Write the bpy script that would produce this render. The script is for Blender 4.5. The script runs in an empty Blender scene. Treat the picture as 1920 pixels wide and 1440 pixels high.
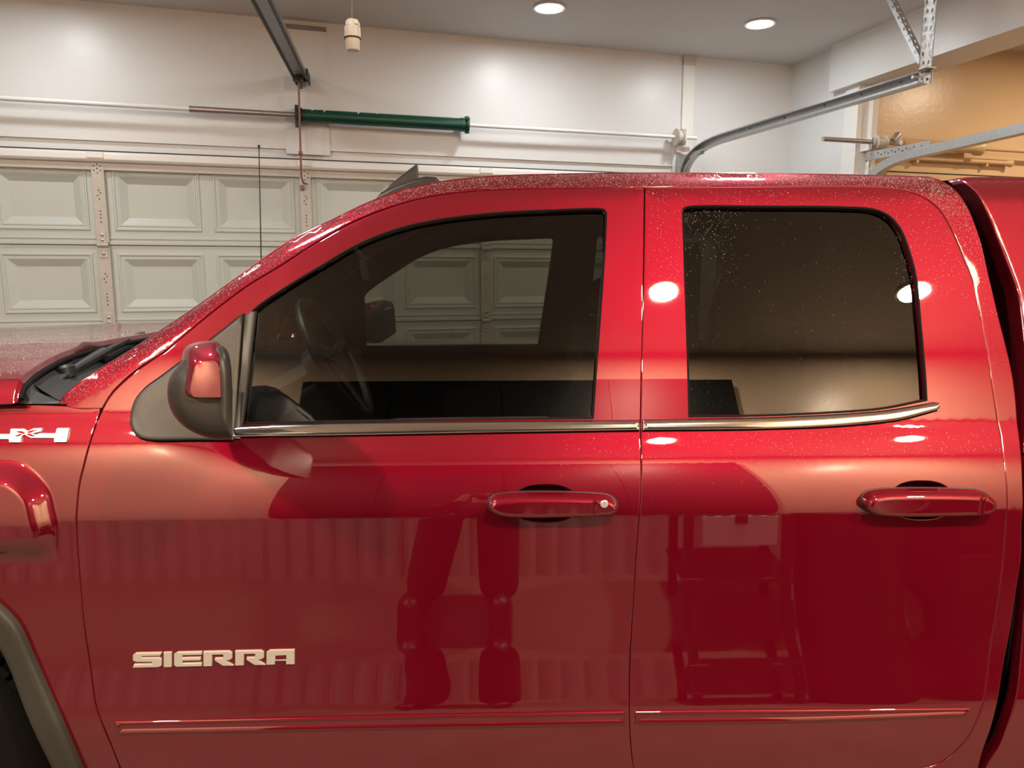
import bpy, bmesh, math, random
import numpy as np
from mathutils import Vector, Matrix
from mathutils.geometry import delaunay_2d_cdt

random.seed(7); np.random.seed(7)
SC = bpy.context.scene
COL = SC.collection
R_ = math.radians

# ------------------------------------------------------------------ camera, world, exposure
F_PX = 1387.0
CAM = Vector((0.0, -1.60, 1.62))
PITCH, YAW = R_(8.41), R_(1.96)
cam_d = bpy.data.cameras.new('camera'); cam_d.sensor_width = 36; cam_d.lens = F_PX / 1920 * 36
cam_d.clip_start = 0.02
cam = bpy.data.objects.new('camera', cam_d); COL.objects.link(cam)
cam.location = CAM; cam.rotation_euler = (R_(90) - PITCH, 0, -YAW)
SC.camera = cam
world = bpy.data.worlds.new('world'); SC.world = world; world.use_nodes = True
world.node_tree.nodes['Background'].inputs[0].default_value = (0.9, 0.95, 1.0, 1)
world.node_tree.nodes['Background'].inputs[1].default_value = 0.03
SC.view_settings.view_transform = 'Standard'; SC.view_settings.look = 'None'
SC.view_settings.gamma = 1.0; SC.view_settings.use_curve_mapping = False
SC.view_settings.exposure = 0.1
SC.cycles.use_denoising = True
SC.cycles.max_bounces = 10; SC.cycles.transparent_max_bounces = 16
SC.cycles.sample_clamp_indirect = 6
COOL = (0.95, 0.985, 1.0); WARM = (1.0, 0.80, 0.58)
P_COOL, P_WARM = 8.5, 82.0     # watts per lamp
LENS_COOL, LENS_WARM = 14.0, 30.0

ROT = cam.rotation_euler.to_matrix()
def ray(px, py):
    return (ROT @ Vector(((px - 960) / F_PX, -(py - 720) / F_PX, -1.0))).normalized()
def at_y(px, py, Y):
    d = ray(px, py); return CAM + d * ((Y - CAM.y) / d.y)

# garage wall frame: u to the right along the far wall, n away from the camera
NANG = YAW + math.atan((550 - 960) / 1402.0)
NV = Vector((math.sin(NANG), math.cos(NANG), 0)); UV = Vector((NV.y, -NV.x, 0))
DW = 5.0
def W(u, n, z): return Vector((CAM.x, CAM.y, 0)) + UV * u + NV * n + Vector((0, 0, z))
def wp(px, py, n):
    d = ray(px, py); p = d * (n / d.dot(NV)); return p.dot(UV), CAM.z + p.z
def up(px, py, u):       # on the plane u = const -> (n, z)
    d = ray(px, py); p = d * (u / d.dot(UV)); return p.dot(NV), CAM.z + p.z

# ------------------------------------------------------------------ materials
def mat(name, col, rough=0.5, metal=0.0, coat=0.0, noise=None, bump=None, spec=0.5, coat_rough=0.03, col2=None):
    m = bpy.data.materials.new(name); m.use_nodes = True
    nt = m.node_tree; b = nt.nodes['Principled BSDF']
    b.inputs['Base Color'].default_value = (*col, 1); b.inputs['Roughness'].default_value = rough
    b.inputs['Metallic'].default_value = metal; b.inputs['Coat Weight'].default_value = coat
    b.inputs['Coat Roughness'].default_value = coat_rough; b.inputs['Specular IOR Level'].default_value = spec
    tc = nt.nodes.new('ShaderNodeTexCoord')
    if noise:
        n = nt.nodes.new('ShaderNodeTexNoise'); n.inputs['Scale'].default_value = noise[0]; n.inputs['Detail'].default_value = 5
        nt.links.new(tc.outputs['Object'], n.inputs['Vector'])
        mx = nt.nodes.new('ShaderNodeMix'); mx.data_type = 'RGBA'
        c2 = col2 or tuple(c * (1 - noise[1]) for c in col)
        mx.inputs[6].default_value = (*col, 1); mx.inputs[7].default_value = (*c2, 1)
        nt.links.new(n.outputs['Fac'], mx.inputs[0]); nt.links.new(mx.outputs[2], b.inputs['Base Color'])
    if bump:
        n2 = nt.nodes.new('ShaderNodeTexNoise'); n2.inputs['Scale'].default_value = bump[0]; n2.inputs['Detail'].default_value = bump[2] if len(bump) > 2 else 3
        nt.links.new(tc.outputs['Object'], n2.inputs['Vector'])
        bp = nt.nodes.new('ShaderNodeBump'); bp.inputs['Strength'].default_value = bump[1]; bp.inputs['Distance'].default_value = 0.01
        nt.links.new(n2.outputs['Fac'], bp.inputs['Height']); nt.links.new(bp.outputs['Normal'], b.inputs['Normal'])
    return m
def emis(name, col, s):
    m = bpy.data.materials.new(name); m.use_nodes = True; nt = m.node_tree
    b = nt.nodes['Principled BSDF']; b.inputs['Base Color'].default_value = (*col, 1)
    b.inputs['Emission Color'].default_value = (*col, 1); b.inputs['Emission Strength'].default_value = s
    return m
def glass(name, tint, ior=1.5):
    m = bpy.data.materials.new(name); m.use_nodes = True; nt = m.node_tree
    nt.nodes.remove(nt.nodes['Principled BSDF']); out = nt.nodes['Material Output']
    t = nt.nodes.new('ShaderNodeBsdfTransparent'); t.inputs[0].default_value = (*tint, 1)
    g = nt.nodes.new('ShaderNodeBsdfGlossy'); g.inputs['Roughness'].default_value = 0.0; g.inputs[0].default_value = (1, 1, 1, 1)
    fr = nt.nodes.new('ShaderNodeFresnel'); fr.inputs[0].default_value = ior
    mx = nt.nodes.new('ShaderNodeMixShader')
    nt.links.new(fr.outputs[0], mx.inputs[0]); nt.links.new(t.outputs[0], mx.inputs[1]); nt.links.new(g.outputs[0], mx.inputs[2])
    nt.links.new(mx.outputs[0], out.inputs[0]); return m

def paint(name, wet):
    m = bpy.data.materials.new(name); m.use_nodes = True; nt = m.node_tree; b = nt.nodes['Principled BSDF']
    b.inputs['Base Color'].default_value = (0.185, 0.002, 0.015, 1)
    b.inputs['Metallic'].default_value = 0.55; b.inputs['Roughness'].default_value = 0.42; b.inputs['Specular IOR Level'].default_value = 0.0
    b.inputs['Coat Weight'].default_value = 1.0; b.inputs['Coat Roughness'].default_value = 0.015
    b.inputs['Coat IOR'].default_value = 1.95
    tc = nt.nodes.new('ShaderNodeTexCoord')
    fl = nt.nodes.new('ShaderNodeTexVoronoi'); fl.inputs['Scale'].default_value = 900
    nt.links.new(tc.outputs['Object'], fl.inputs['Vector'])
    bp = nt.nodes.new('ShaderNodeBump'); bp.inputs['Strength'].default_value = 0.12; bp.inputs['Distance'].default_value = 0.001
    nt.links.new(fl.outputs['Distance'], bp.inputs['Height']); nt.links.new(bp.outputs['Normal'], b.inputs['Normal'])
    if wet:
        v = nt.nodes.new('ShaderNodeTexVoronoi'); v.inputs['Scale'].default_value = 420
        nt.links.new(tc.outputs['Object'], v.inputs['Vector'])
        mr = nt.nodes.new('ShaderNodeMapRange'); mr.inputs[1].default_value = 0.0; mr.inputs[2].default_value = 0.55
        mr.inputs[3].default_value = 1; mr.inputs[4].default_value = 0
        nt.links.new(v.outputs['Distance'], mr.inputs[0])
        b2 = nt.nodes.new('ShaderNodeBump'); b2.inputs['Strength'].default_value = wet; b2.inputs['Distance'].default_value = 0.003
        nt.links.new(mr.outputs[0], b2.inputs['Height']); nt.links.new(b2.outputs['Normal'], b.inputs['Coat Normal'])
    return m

M = {}
M['paint'] = paint('red_metallic_paint', 0)
M['paint_wet'] = paint('red_paint_with_water_beads', 0.05)
M['wall'] = mat('white_gloss_wall', (0.735, 0.755, 0.755), 0.36, bump=(26, 0.10), spec=0.5)
M['ceil'] = mat('white_ceiling', (0.66, 0.655, 0.635), 0.65, bump=(40, 0.12))
M['tan'] = mat('tan_wall_paint', (0.72, 0.52, 0.32), 0.30, bump=(30, 0.08))
M['beige'] = mat('beige_wall_paint', (0.74, 0.57, 0.42), 0.34, bump=(30, 0.08))
M['tanpipe'] = mat('tan_painted_metal', (0.66, 0.45, 0.25), 0.4, noise=(8, 0.15))
M['floor'] = mat('concrete_floor', (0.20, 0.165, 0.135), 0.7, noise=(3, 0.4), bump=(60, 0.1))
M['door'] = mat('garage_door_enamel', (0.56, 0.60, 0.56), 0.45, bump=(90, 0.03))
M['stile'] = mat('beige_painted_steel', (0.62, 0.58, 0.52), 0.42, noise=(30, 0.2))
M['trimw'] = mat('white_trim_paint', (0.82, 0.81, 0.78), 0.3)
M['galv'] = mat('galvanized_steel', (0.62, 0.64, 0.65), 0.38, 0.85, noise=(60, 0.3), bump=(50, 0.05))
M['steel'] = mat('bare_steel_pipe', (0.55, 0.50, 0.47), 0.32, 0.8, noise=(40, 0.4))
M['greyrail'] = mat('grey_rail_steel', (0.36, 0.37, 0.38), 0.4, 0.7, noise=(20, 0.3))
M['black'] = mat('black_plastic', (0.014, 0.014, 0.015), 0.45)
M['rubber'] = mat('black_rubber', (0.006, 0.006, 0.006), 0.75, bump=(80, 0.1), spec=0.15)
M['greyplas'] = mat('grey_textured_plastic', (0.062, 0.054, 0.046), 0.42, bump=(900, 0.12), noise=(60, 0.12))
M['mirplas'] = mat('mirror_housing_plastic', (0.030, 0.028, 0.026), 0.38, bump=(900, 0.08))
M['cowl'] = mat('cowl_plastic', (0.045, 0.048, 0.05), 0.42, bump=(300, 0.05))
M['flare'] = mat('flare_plastic', (0.038, 0.036, 0.030), 0.5, bump=(500, 0.1))
M['chrome'] = mat('polished_chrome', (0.86, 0.84, 0.82), 0.09, 1.0)
M['badge'] = mat('satin_chrome_badge', (0.90, 0.87, 0.82), 0.30, 0.62)
M['green'] = mat('green_spring_paint', (0.004, 0.085, 0.050), 0.35, noise=(18, 0.35))
M['whitemark'] = mat('white_paint_marks', (0.75, 0.75, 0.72), 0.5)
M['armred'] = mat('dusty_red_rod', (0.36, 0.16, 0.14), 0.5, noise=(40, 0.4))
M['cream'] = mat('cream_socket_plastic', (0.78, 0.72, 0.60), 0.4, noise=(30, 0.12))
M['cord'] = mat('grey_cord', (0.12, 0.11, 0.10), 0.5)
M['shadowwood'] = mat('board_top_shadow_tone', (0.30, 0.26, 0.23), 0.6, noise=(60, 0.3))
M['seam'] = mat('dark_gap_strip', (0.03, 0.03, 0.03), 0.7)
M['interior'] = mat('dark_cabin_plastic', (0.018, 0.017, 0.016), 0.6, bump=(200, 0.05))
M['seat'] = mat('charcoal_seat_cloth', (0.022, 0.021, 0.02), 0.8, bump=(400, 0.2))
M['liner'] = mat('grey_headliner', (0.06, 0.058, 0.054), 0.9)
M['glass_f'] = glass('tinted_front_glass', (0.40, 0.41, 0.37), 1.70)
M['glass_r'] = glass('privacy_rear_glass', (0.14, 0.14, 0.13), 1.70)
M['glass_w'] = glass('windshield_glass', (0.80, 0.84, 0.80), 1.5)
M['mirror'] = mat('mirror_silver', (0.8, 0.8, 0.8), 0.02, 1.0)
M['corr'] = mat('white_corrugated_sheet', (0.42, 0.37, 0.34), 0.5)
M['blackpanel'] = mat('black_panel_board', (0.006, 0.006, 0.006), 0.5)
M['denim'] = mat('dark_trousers_cloth', (0.012, 0.012, 0.016), 0.9, bump=(300, 0.2))
M['jacket'] = mat('charcoal_jacket_cloth', (0.02, 0.02, 0.022), 0.9, bump=(250, 0.2))
M['skin'] = mat('skin', (0.50, 0.30, 0.21), 0.5, bump=(200, 0.05))
M['hair'] = mat('brown_hair', (0.03, 0.018, 0.01), 0.6, bump=(300, 0.3))
M['shoe'] = mat('black_shoe_leather', (0.01, 0.01, 0.01), 0.4)
M['whitebox'] = mat('white_bin_plastic', (0.7, 0.68, 0.66), 0.4)
M['lens_c'] = emis('cool_lamp_lens', (1.0, 0.97, 0.90), LENS_COOL)
M['lens_w'] = emis('warm_lamp_lens', (1.0, 0.74, 0.40), LENS_WARM)
def water():
    m = bpy.data.materials.new('water'); m.use_nodes = True; b = m.node_tree.nodes['Principled BSDF']
    b.inputs['Base Color'].default_value = (1, 1, 1, 1); b.inputs['Roughness'].default_value = 0.0
    b.inputs['IOR'].default_value = 1.33; b.inputs['Transmission Weight'].default_value = 0.8; b.inputs['Specular IOR Level'].default_value = 0.8  # white base with partial transmission stands in for lamp glints on the drops
    return m
M['water'] = water()

# ------------------------------------------------------------------ object helpers
def link(name, me, m, parent=None, smooth=True, angle=35):
    if m: me.materials.append(m)
    if smooth:
        me.polygons.foreach_set('use_smooth', [True] * len(me.polygons))
        if angle: me.set_sharp_from_angle(angle=R_(angle))
    o = bpy.data.objects.new(name, me); COL.objects.link(o)
    setpar(o, parent); return o
def setpar(o, parent):
    if parent is not None:
        o.parent = parent
        if parent.type == 'EMPTY' or parent.location.length > 0:
            o.matrix_parent_inverse = Matrix.LocRotScale(parent.location, parent.rotation_euler, None).inverted()
def obj(name, vs, fs, m, parent=None, smooth=True, angle=35, fix=True):
    me = bpy.data.meshes.new(name); me.from_pydata([tuple(v) for v in vs], [], fs)
    if fix:
        bm = bmesh.new(); bm.from_mesh(me); bmesh.ops.recalc_face_normals(bm, faces=bm.faces); bm.to_mesh(me); bm.free()
    me.update()
    return link(name, me, m, parent, smooth, angle)
def thing(name, label, cat, loc, group=None):
    o = bpy.data.objects.new(name, None); COL.objects.link(o); o.location = loc; o.empty_display_size = 0.1
    o['label'] = label; o['category'] = cat
    if group: o['group'] = group
    return o
def tag(o, label, cat, group=None):
    o['label'] = label; o['category'] = cat
    if group: o['group'] = group
    return o
def struct(o, label=None, cat=None):
    o['kind'] = 'structure'
    if label: o['label'] = label
    if cat: o['category'] = cat
    return o

class MB:
    """collects pieces of one mesh"""
    def __init__(s): s.v = []; s.f = []
    def add(s, vs, fs):
        k = len(s.v); s.v += [Vector(v) for v in vs]; s.f += [tuple(i + k for i in f) for f in fs]; return s
    def box(s, c, ax, ay, az):
        """centre and three half-axis vectors"""
        c, ax, ay, az = map(Vector, (c, ax, ay, az))
        vs = [c + ax * i + ay * j + az * k for k in (-1, 1) for j in (-1, 1) for i in (-1, 1)]
        return s.add(vs, [(0, 2, 3, 1), (4, 5, 7, 6), (0, 1, 5, 4), (2, 6, 7, 3), (0, 4, 6, 2), (1, 3, 7, 5)])
    def wbox(s, u0, u1, n0, n1, z0, z1):
        return s.box(W((u0 + u1) / 2, (n0 + n1) / 2, (z0 + z1) / 2), UV * (u1 - u0) / 2, NV * (n1 - n0) / 2, Vector((0, 0, (z1 - z0) / 2)))
    def bbox(s, a, b):
        a, b = Vector(a), Vector(b); h = (b - a) / 2
        return s.box((a + b) / 2, (h.x, 0, 0), (0, h.y, 0), (0, 0, h.z))
    def tube(s, path, r, seg=10, cap=True, sx=1.0):
        path = [Vector(p) for p in path]; n = len(path)
        rs = r if isinstance(r, (list, tuple)) else [r] * n
        k = len(s.v); ref = None
        for i, p in enumerate(path):
            t = (path[min(i + 1, n - 1)] - path[max(i - 1, 0)])
            t = t.normalized() if t.length > 1e-9 else Vector((0, 0, 1))
            if ref is None: ref = Vector((0, 0, 1)) if abs(t.z) < 0.9 else Vector((1, 0, 0))
            a = t.cross(ref)
            a = a.normalized() if a.length > 1e-6 else t.orthogonal().normalized()
            b = a.cross(t).normalized(); ref = b
            for j in range(seg):
                w = 2 * math.pi * j / seg; s.v.append(p + (a * math.cos(w) * sx + b * math.sin(w)) * rs[i])
        for i in range(n - 1):
            for j in range(seg):
                q = k + i * seg; s.f.append((q + j, q + (j + 1) % seg, q + seg + (j + 1) % seg, q + seg + j))
        if cap:
            s.f.append(tuple(k + j for j in range(seg))[::-1]); s.f.append(tuple(k + (n - 1) * seg + j for j in range(seg)))
        return s
    def lathe(s, prof, o, ax, seg=24):
        """prof: list of (radius, along)"""
        ax = Vector(ax).normalized(); a = ax.orthogonal().normalized(); b = ax.cross(a); o = Vector(o); k = len(s.v)
        for r, h in prof:
            for j in range(seg):
                w = 2 * math.pi * j / seg; s.v.append(o + ax * h + (a * math.cos(w) + b * math.sin(w)) * max(r, 1e-5))
        for i in range(len(prof) - 1):
            for j in range(seg):
                q = k + i * seg; s.f.append((q + j, q + (j + 1) % seg, q + seg + (j + 1) % seg, q + seg + j))
        s.f.append(tuple(k + j for j in range(seg))); s.f.append(tuple(k + (len(prof) - 1) * seg + j for j in range(seg)))
        return s
    def sweep(s, prof, path, side):
        """prof: closed 2D loop (a along side, b along up=side x tangent)"""
        path = [Vector(p) for p in path]; side = Vector(side).normalized(); n = len(path); m = len(prof); k = len(s.v)
        for i, p in enumerate(path):
            t = (path[min(i + 1, n - 1)] - path[max(i - 1, 0)]).normalized(); upv = side.cross(t).normalized()
            for a, b in prof: s.v.append(p + side * a + upv * b)
        for i in range(n - 1):
            for j in range(m):
                q = k + i * m; s.f.append((q + j, q + (j + 1) % m, q + m + (j + 1) % m, q + m + j))
        s.f.append(tuple(k + j for j in range(m))); s.f.append(tuple(k + (n - 1) * m + j for j in range(m)))
        return s
    def grid(s, P, nu, nv):
        k = len(s.v)
        for i in range(nu):
            for j in range(nv): s.v.append(Vector(P(i / (nu - 1), j / (nv - 1))))
        for i in range(nu - 1):
            for j in range(nv - 1):
                q = k + i * nv + j; s.f.append((q, q + 1, q + nv + 1, q + nv))
        return s
    def obj(s, name, m, parent=None, smooth=True, angle=35, bevel=0, fix=True):
        o = obj(name, s.v, s.f, m, parent, smooth, angle, fix)
        if bevel:
            b = o.modifiers.new('bevel', 'BEVEL'); b.width = bevel; b.segments = 3; b.limit_method = 'ANGLE'
        return o

def spline(pts, sp=0.012):
    """Catmull-Rom through 2D/3D points, resampled"""
    P = [np.array(p, float) for p in pts]
    if len(P) == 2: dense = [P[0] + (P[1] - P[0]) * t for t in np.linspace(0, 1, 50)]
    else:
        Q = [2 * P[0] - P[1]] + P + [2 * P[-1] - P[-2]]; dense = []
        for i in range(1, len(Q) - 2):
            for t in np.linspace(0, 1, 16, endpoint=False):
                a, b, c, d = Q[i - 1:i + 3]
                # centripetal parametrisation keeps corners tame
                t0 = 0; t1 = t0 + max(np.linalg.norm(b - a), 1e-6) ** .5; t2 = t1 + max(np.linalg.norm(c - b), 1e-6) ** .5; t3 = t2 + max(np.linalg.norm(d - c), 1e-6) ** .5
                x = t1 + (t2 - t1) * t
                A1 = (t1 - x) / (t1 - t0) * a + (x - t0) / (t1 - t0) * b; A2 = (t2 - x) / (t2 - t1) * b + (x - t1) / (t2 - t1) * c
                A3 = (t3 - x) / (t3 - t2) * c + (x - t2) / (t3 - t2) * d
                B1 = (t2 - x) / (t2 - t0) * A1 + (x - t0) / (t2 - t0) * A2; B2 = (t3 - x) / (t3 - t1) * A2 + (x - t1) / (t3 - t1) * A3
                dense.append((t2 - x) / (t2 - t1) * B1 + (x - t1) / (t2 - t1) * B2)
        dense.append(P[-1])
    D = np.array(dense); L = np.concatenate([[0], np.cumsum(np.linalg.norm(np.diff(D, axis=0), axis=1))])
    n = max(2, int(round(L[-1] / sp)) + 1); s = np.linspace(0, L[-1], n)
    return np.stack([np.interp(s, L, D[:, k]) for k in range(D.shape[1])], 1)
def loop(*segs, sp=0.012):
    out = []
    for sg in segs:
        q = spline(sg, sp); out += [p for p in q]
    res = [out[0]]
    for p in out[1:]:
        if np.linalg.norm(p - res[-1]) > 0.0012: res.append(p)
    if np.linalg.norm(res[0] - res[-1]) < 0.0012: res.pop()
    return np.array(res)
def inside(P, poly):
    P = np.asarray(P, float); a = np.asarray(poly, float); b = np.roll(a, -1, 0); out = np.zeros(len(P), bool)
    dy = b[:, 1] - a[:, 1]; sl = (b[:, 0] - a[:, 0]) / np.where(dy == 0, 1e-30, dy)
    for k in range(0, len(P), 4000):
        x, y = P[k:k + 4000, 0:1], P[k:k + 4000, 1:2]
        m = ((a[:, 1] > y) != (b[:, 1] > y)) & (x < sl * (y - a[:, 1]) + a[:, 0])
        out[k:k + 4000] = m.sum(1) % 2 == 1
    return out
def area(L): return 0.5 * np.sum(L[:, 0] * np.roll(L[:, 1], -1) - np.roll(L[:, 0], -1) * L[:, 1])
def offset(L, d):
    """move a loop by d along its outward normal"""
    s = 1 if area(L) > 0 else -1
    t = np.roll(L, -1, 0) - np.roll(L, 1, 0); nn = np.stack([t[:, 1], -t[:, 0]], 1) * s
    nn /= np.linalg.norm(nn, axis=1, keepdims=True) + 1e-12
    return L + nn * d
def cdt(loops, extra):
    vs, es = [], []
    for L in loops:
        k = len(vs); n = len(L); vs += [Vector((float(p[0]), float(p[1]))) for p in L]; es += [(k + i, k + (i + 1) % n) for i in range(n)]
    vs += [Vector((float(p[0]), float(p[1]))) for p in extra]
    V, E, Fc, *_ = delaunay_2d_cdt(vs, es, [], 0, 1e-6)
    V = np.array([(v.x, v.y) for v in V]); Fc = np.array([f for f in Fc if len(f) == 3], int)
    c = V[Fc].mean(1); k = inside(c, loops[0])
    for L in loops[1:]: k &= ~inside(c, L)
    return V, Fc[k]

# ------------------------------------------------------------------ the side surface of the truck
WID = 2.03
_tz = [0.20, 0.32, 0.44, 0.52, 0.58, 0.605, 0.63, 0.66, 0.69, 0.72, 0.75, 0.80, 0.87, 0.95, 1.03, 1.080, 1.091, 1.115, 1.145, 1.19, 1.24, 1.268, 1.28, 1.50, 1.70, 2.2]
_ta = [-14, -12, -8, -3, 0.5, 3.5, 6.5, 8.5, 7.8, 6.2, 4.8, 2.2, 0.5, 0.0, -0.3, -0.8, 8, 14, 19, 26, 31, 33, 21, 21, 21.5, 23]
ZT = np.arange(0.2, 2.2, 0.001)
FT = np.cumsum(np.tan(np.radians(np.interp(ZT, _tz, _ta)))) * 0.001
FT -= np.interp(1.0, ZT, FT)
def f0(x, z):
    # the shoulder rolls over a little higher towards the nose
    a = np.clip((-0.50 - np.asarray(x)) / 0.28, 0, 1); a = a * a * (3 - 2 * a) * 0.033
    b = np.clip((np.asarray(z) - 1.10) / 0.16, 0, 1); b = b * b * (3 - 2 * b)
    return np.interp(z - a * b, ZT, FT)
def on(px, py, surf=f0, off=0.0):
    d = ray(px, py); y = 0.0
    for _ in range(40):
        p = CAM + d * ((y - CAM.y) / d.y); yn = float(surf(p.x, p.z)) + off
        if abs(yn - y) < 1e-6: break
        y = yn
    return np.array((p.x, p.z))
SIL = [(128, 759), (137, 745), (146, 733), (204, 690), (255, 657), (365, 580), (448, 521), (547, 452), (620, 416), (700, 378), (764, 356), (826, 343), (892, 335), (965, 330.5), (1074, 328), (1220, 326.5), (1475, 328), (1657, 331.5), (1740, 334)]
RC = 0.055
SILP = np.array([on(a, b, lambda x, z: f0(x, z) + RC) for a, b in SIL])
SILP = np.array([p for i, p in enumerate(SILP) if i == 0 or p[0] > SILP[:i, 0].max()])
def zroof(x): return np.interp(x, SILP[:, 0], SILP[:, 1])
def fcab(x, z):
    s = np.clip(zroof(x) - z, 0.0005, RC)
    fade = np.clip((np.asarray(x) - SILP[0, 0] - 0.02) / 0.25, 0.15, 1)
    return f0(x, z) + (RC - np.sqrt(np.maximum(RC ** 2 - (RC - s) ** 2, 0))) * fade
# wheel-arch blister on the fender
BL = np.array([on(a, b) for a, b in [(-500, 900), (-440, 880), (-380, 868), (-120, 858), (0, 861), (42, 867), (67, 883), (81, 897), (94, 915), (100, 930), (106, 958), (112, 981), (117, 1020), (124, 1070), (132, 1140), (140, 1300)]])
BL = spline(BL, 0.006)
BLp = np.vstack([BL, [[BL[-1, 0], 0.2], [BL[0, 0], 0.2]]])
def bump(x, z):
    x = np.atleast_1d(np.asarray(x, float)); z = np.atleast_1d(np.asarray(z, float)); x, z = np.broadcast_arrays(x, z)
    P = np.stack([x.ravel(), z.ravel()], 1); d = np.full(len(P), 9.0)
    for i in range(len(BL) - 1):
        a, b = BL[i], BL[i + 1]; ab = b - a; t = np.clip(((P - a) @ ab) / (ab @ ab), 0, 1)
        d = np.minimum(d, np.linalg.norm(P - a - t[:, None] * ab, axis=1))
    d = np.where(inside(P, BLp), d, 0)
    wd = 0.046; s = np.clip(d / wd, 0, 1); s = s * s * (3 - 2 * s)
    am = np.clip((P[:, 1] - 0.985) / 0.075, 0, 1); am = am * am * (3 - 2 * am)
    return (0.032 * s * am).reshape(x.shape)
def ffen(x, z):
    r = f0(x, z) - bump(x, z)
    return r if np.ndim(x) or np.ndim(z) else float(r.ravel()[0])
def fglass(x, z): return f0(0 * x, z) - np.where(np.asarray(z) < 1.30, np.interp(z, ZT, FT) - (np.interp(1.30, ZT, FT) + (np.asarray(z) - 1.30) * math.tan(R_(21))), 0)
def px(lst, surf=f0, off=0.0): return [on(a, b, surf, off) for a, b in lst]

ZR = sorted(set([round(v, 4) for v in list(np.arange(0.3, 1.95, 0.03)) + list(np.arange(0.56, 0.80, 0.015)) + list(np.arange(1.072, 1.104, 0.004)) + list(np.arange(1.104, 1.30, 0.014))]))
def panel(name, outer, holes, surf, m, parent, off=0.0, flange=0.03, lip=0.003, xs=0.035, zrows=None, far=False, eps=1e-3, extra=None):
    loops = [outer] + list(holes)
    B = np.vstack(loops)
    zr = zrows if zrows is not None else ZR
    gx = np.arange(outer[:, 0].min(), outer[:, 0].max(), xs); gz = [z for z in zr if outer[:, 1].min() < z < outer[:, 1].max()]
    G = np.array([(x + (xs / 2 if j % 2 else 0), z) for j, z in enumerate(gz) for x in gx]) if len(gz) else np.zeros((0, 2))
    if extra is not None:
        e_ = extra; lo_, hi_ = e_.min(0), e_.max(0)
        G = np.vstack([G[~((G[:, 0] > lo_[0]) & (G[:, 0] < hi_[0]) & (G[:, 1] > lo_[1]) & (G[:, 1] < hi_[1]))], e_])
    if len(G):
        k = inside(G, outer)
        for h in holes: k &= ~inside(G, h)
        G = G[k]
        if len(G):
            dm = np.min(np.hypot(G[:, None, 0] - B[None, :, 0], G[:, None, 1] - B[None, :, 1]), 1); G = G[dm > 0.006]
    V2, Fc = cdt(loops, G)
    def nor(P):
        e = eps; x, z = P[:, 0], P[:, 1]
        fx = (surf(x + e, z) - surf(x - e, z)) / (2 * e); fz = (surf(x, z + e) - surf(x, z - e)) / (2 * e)
        n = np.stack([fx, -np.ones_like(fx), fz], 1); return n / np.linalg.norm(n, axis=1, keepdims=True)
    Y = surf(V2[:, 0], V2[:, 1]) + off
    V = np.stack([V2[:, 0], Y, V2[:, 1]], 1); N = nor(V2); faces = []
    for t in Fc:
        a, b, c = V2[t[0]], V2[t[1]], V2[t[2]]
        cr = (b[0] - a[0]) * (c[1] - a[1]) - (b[1] - a[1]) * (c[0] - a[0])
        faces.append(tuple(int(i) for i in (t if cr > 0 else t[::-1])))   # seen from -y: counter-clockwise in (x,z)
    VV = [V]; NN = [N]; k = len(V)
    if flange:
        for li, L in enumerate(loops):
            hole = li > 0; sgn = -1 if hole else 1; n = len(L)
            s = 1 if area(L) > 0 else -1
            t = np.roll(L, -1, 0) - np.roll(L, 1, 0); o2 = np.stack([t[:, 1], -t[:, 0]], 1) * s * sgn
            o2 /= np.linalg.norm(o2, axis=1, keepdims=True) + 1e-12
            o3 = np.stack([o2[:, 0], 0 * o2[:, 0], o2[:, 1]], 1); n0 = nor(L); y0 = surf(L[:, 0], L[:, 1]) + off
            base = np.stack([L[:, 0], y0, L[:, 1]], 1)
            rings = [(base, n0), (base + o3 * lip * .7 + np.array([0, lip * .3, 0]), n0 * .7 + o3 * .7), (base + o3 * lip + np.array([0, lip, 0]), o3), (base + o3 * lip + np.array([0, flange, 0]), o3)]
            for r, (P, q) in enumerate(rings):
                VV.append(P); NN.append(q / np.linalg.norm(q, axis=1, keepdims=True))
            ccw = (area(L) > 0) != hole
            for r in range(3):
                for i in range(n):
                    j = (i + 1) % n; a, b, c, d = k + r * n + i, k + r * n + j, k + (r + 1) * n + j, k + (r + 1) * n + i
                    faces.append((a, d, c, b) if ccw else (a, b, c, d))
            k += 4 * n
    V = np.vstack(VV); N = np.vstack(NN)
    if far:
        V = V * [1, -1, 1] + [0, WID, 0]; N = N * [1, -1, 1]; faces = [f[::-1] for f in faces]
    me = bpy.data.meshes.new(name); me.from_pydata(V.tolist(), [], faces); me.update()
    o = link(name, me, m, parent, True, None)
    me.normals_split_custom_set_from_vertices(N.tolist())
    return o
def pad(name, L, surf, layers, m, parent, far=False, angle=40):
    """a raised piece standing on the surface: layers = (offset towards +y, inset)"""
    vs = []; n = len(L)
    for off, ins in layers:
        Q = offset(L, -ins) if ins else L
        y = surf(Q[:, 0], Q[:, 1]) + off
        vs += [(q[0], yy, q[1]) for q, yy in zip(Q, y)]
    fs = []
    for r in range(len(layers) - 1):
        for i in range(n):
            j = (i + 1) % n; fs.append((r * n + i, r * n + j, (r + 1) * n + j, (r + 1) * n + i))
    Q = offset(L, -layers[-1][1]) if layers[-1][1] else L
    V2, Fc = cdt([Q], np.zeros((0, 2))); base = (len(layers) - 1) * n
    if len(V2) == n:
        for t in Fc: fs.append(tuple(base + int(i) for i in t))
    else:
        k = len(vs); y = surf(V2[:, 0], V2[:, 1]) + layers[-1][0]
        vs += [(q[0], yy, q[1]) for q, yy in zip(V2, y)]
        for t in Fc: fs.append(tuple(k + int(i) for i in t))
    if far: vs = [(x, WID - y, z) for x, y, z in vs]
    return obj(name, vs, fs, m, parent, True, angle)
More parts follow.
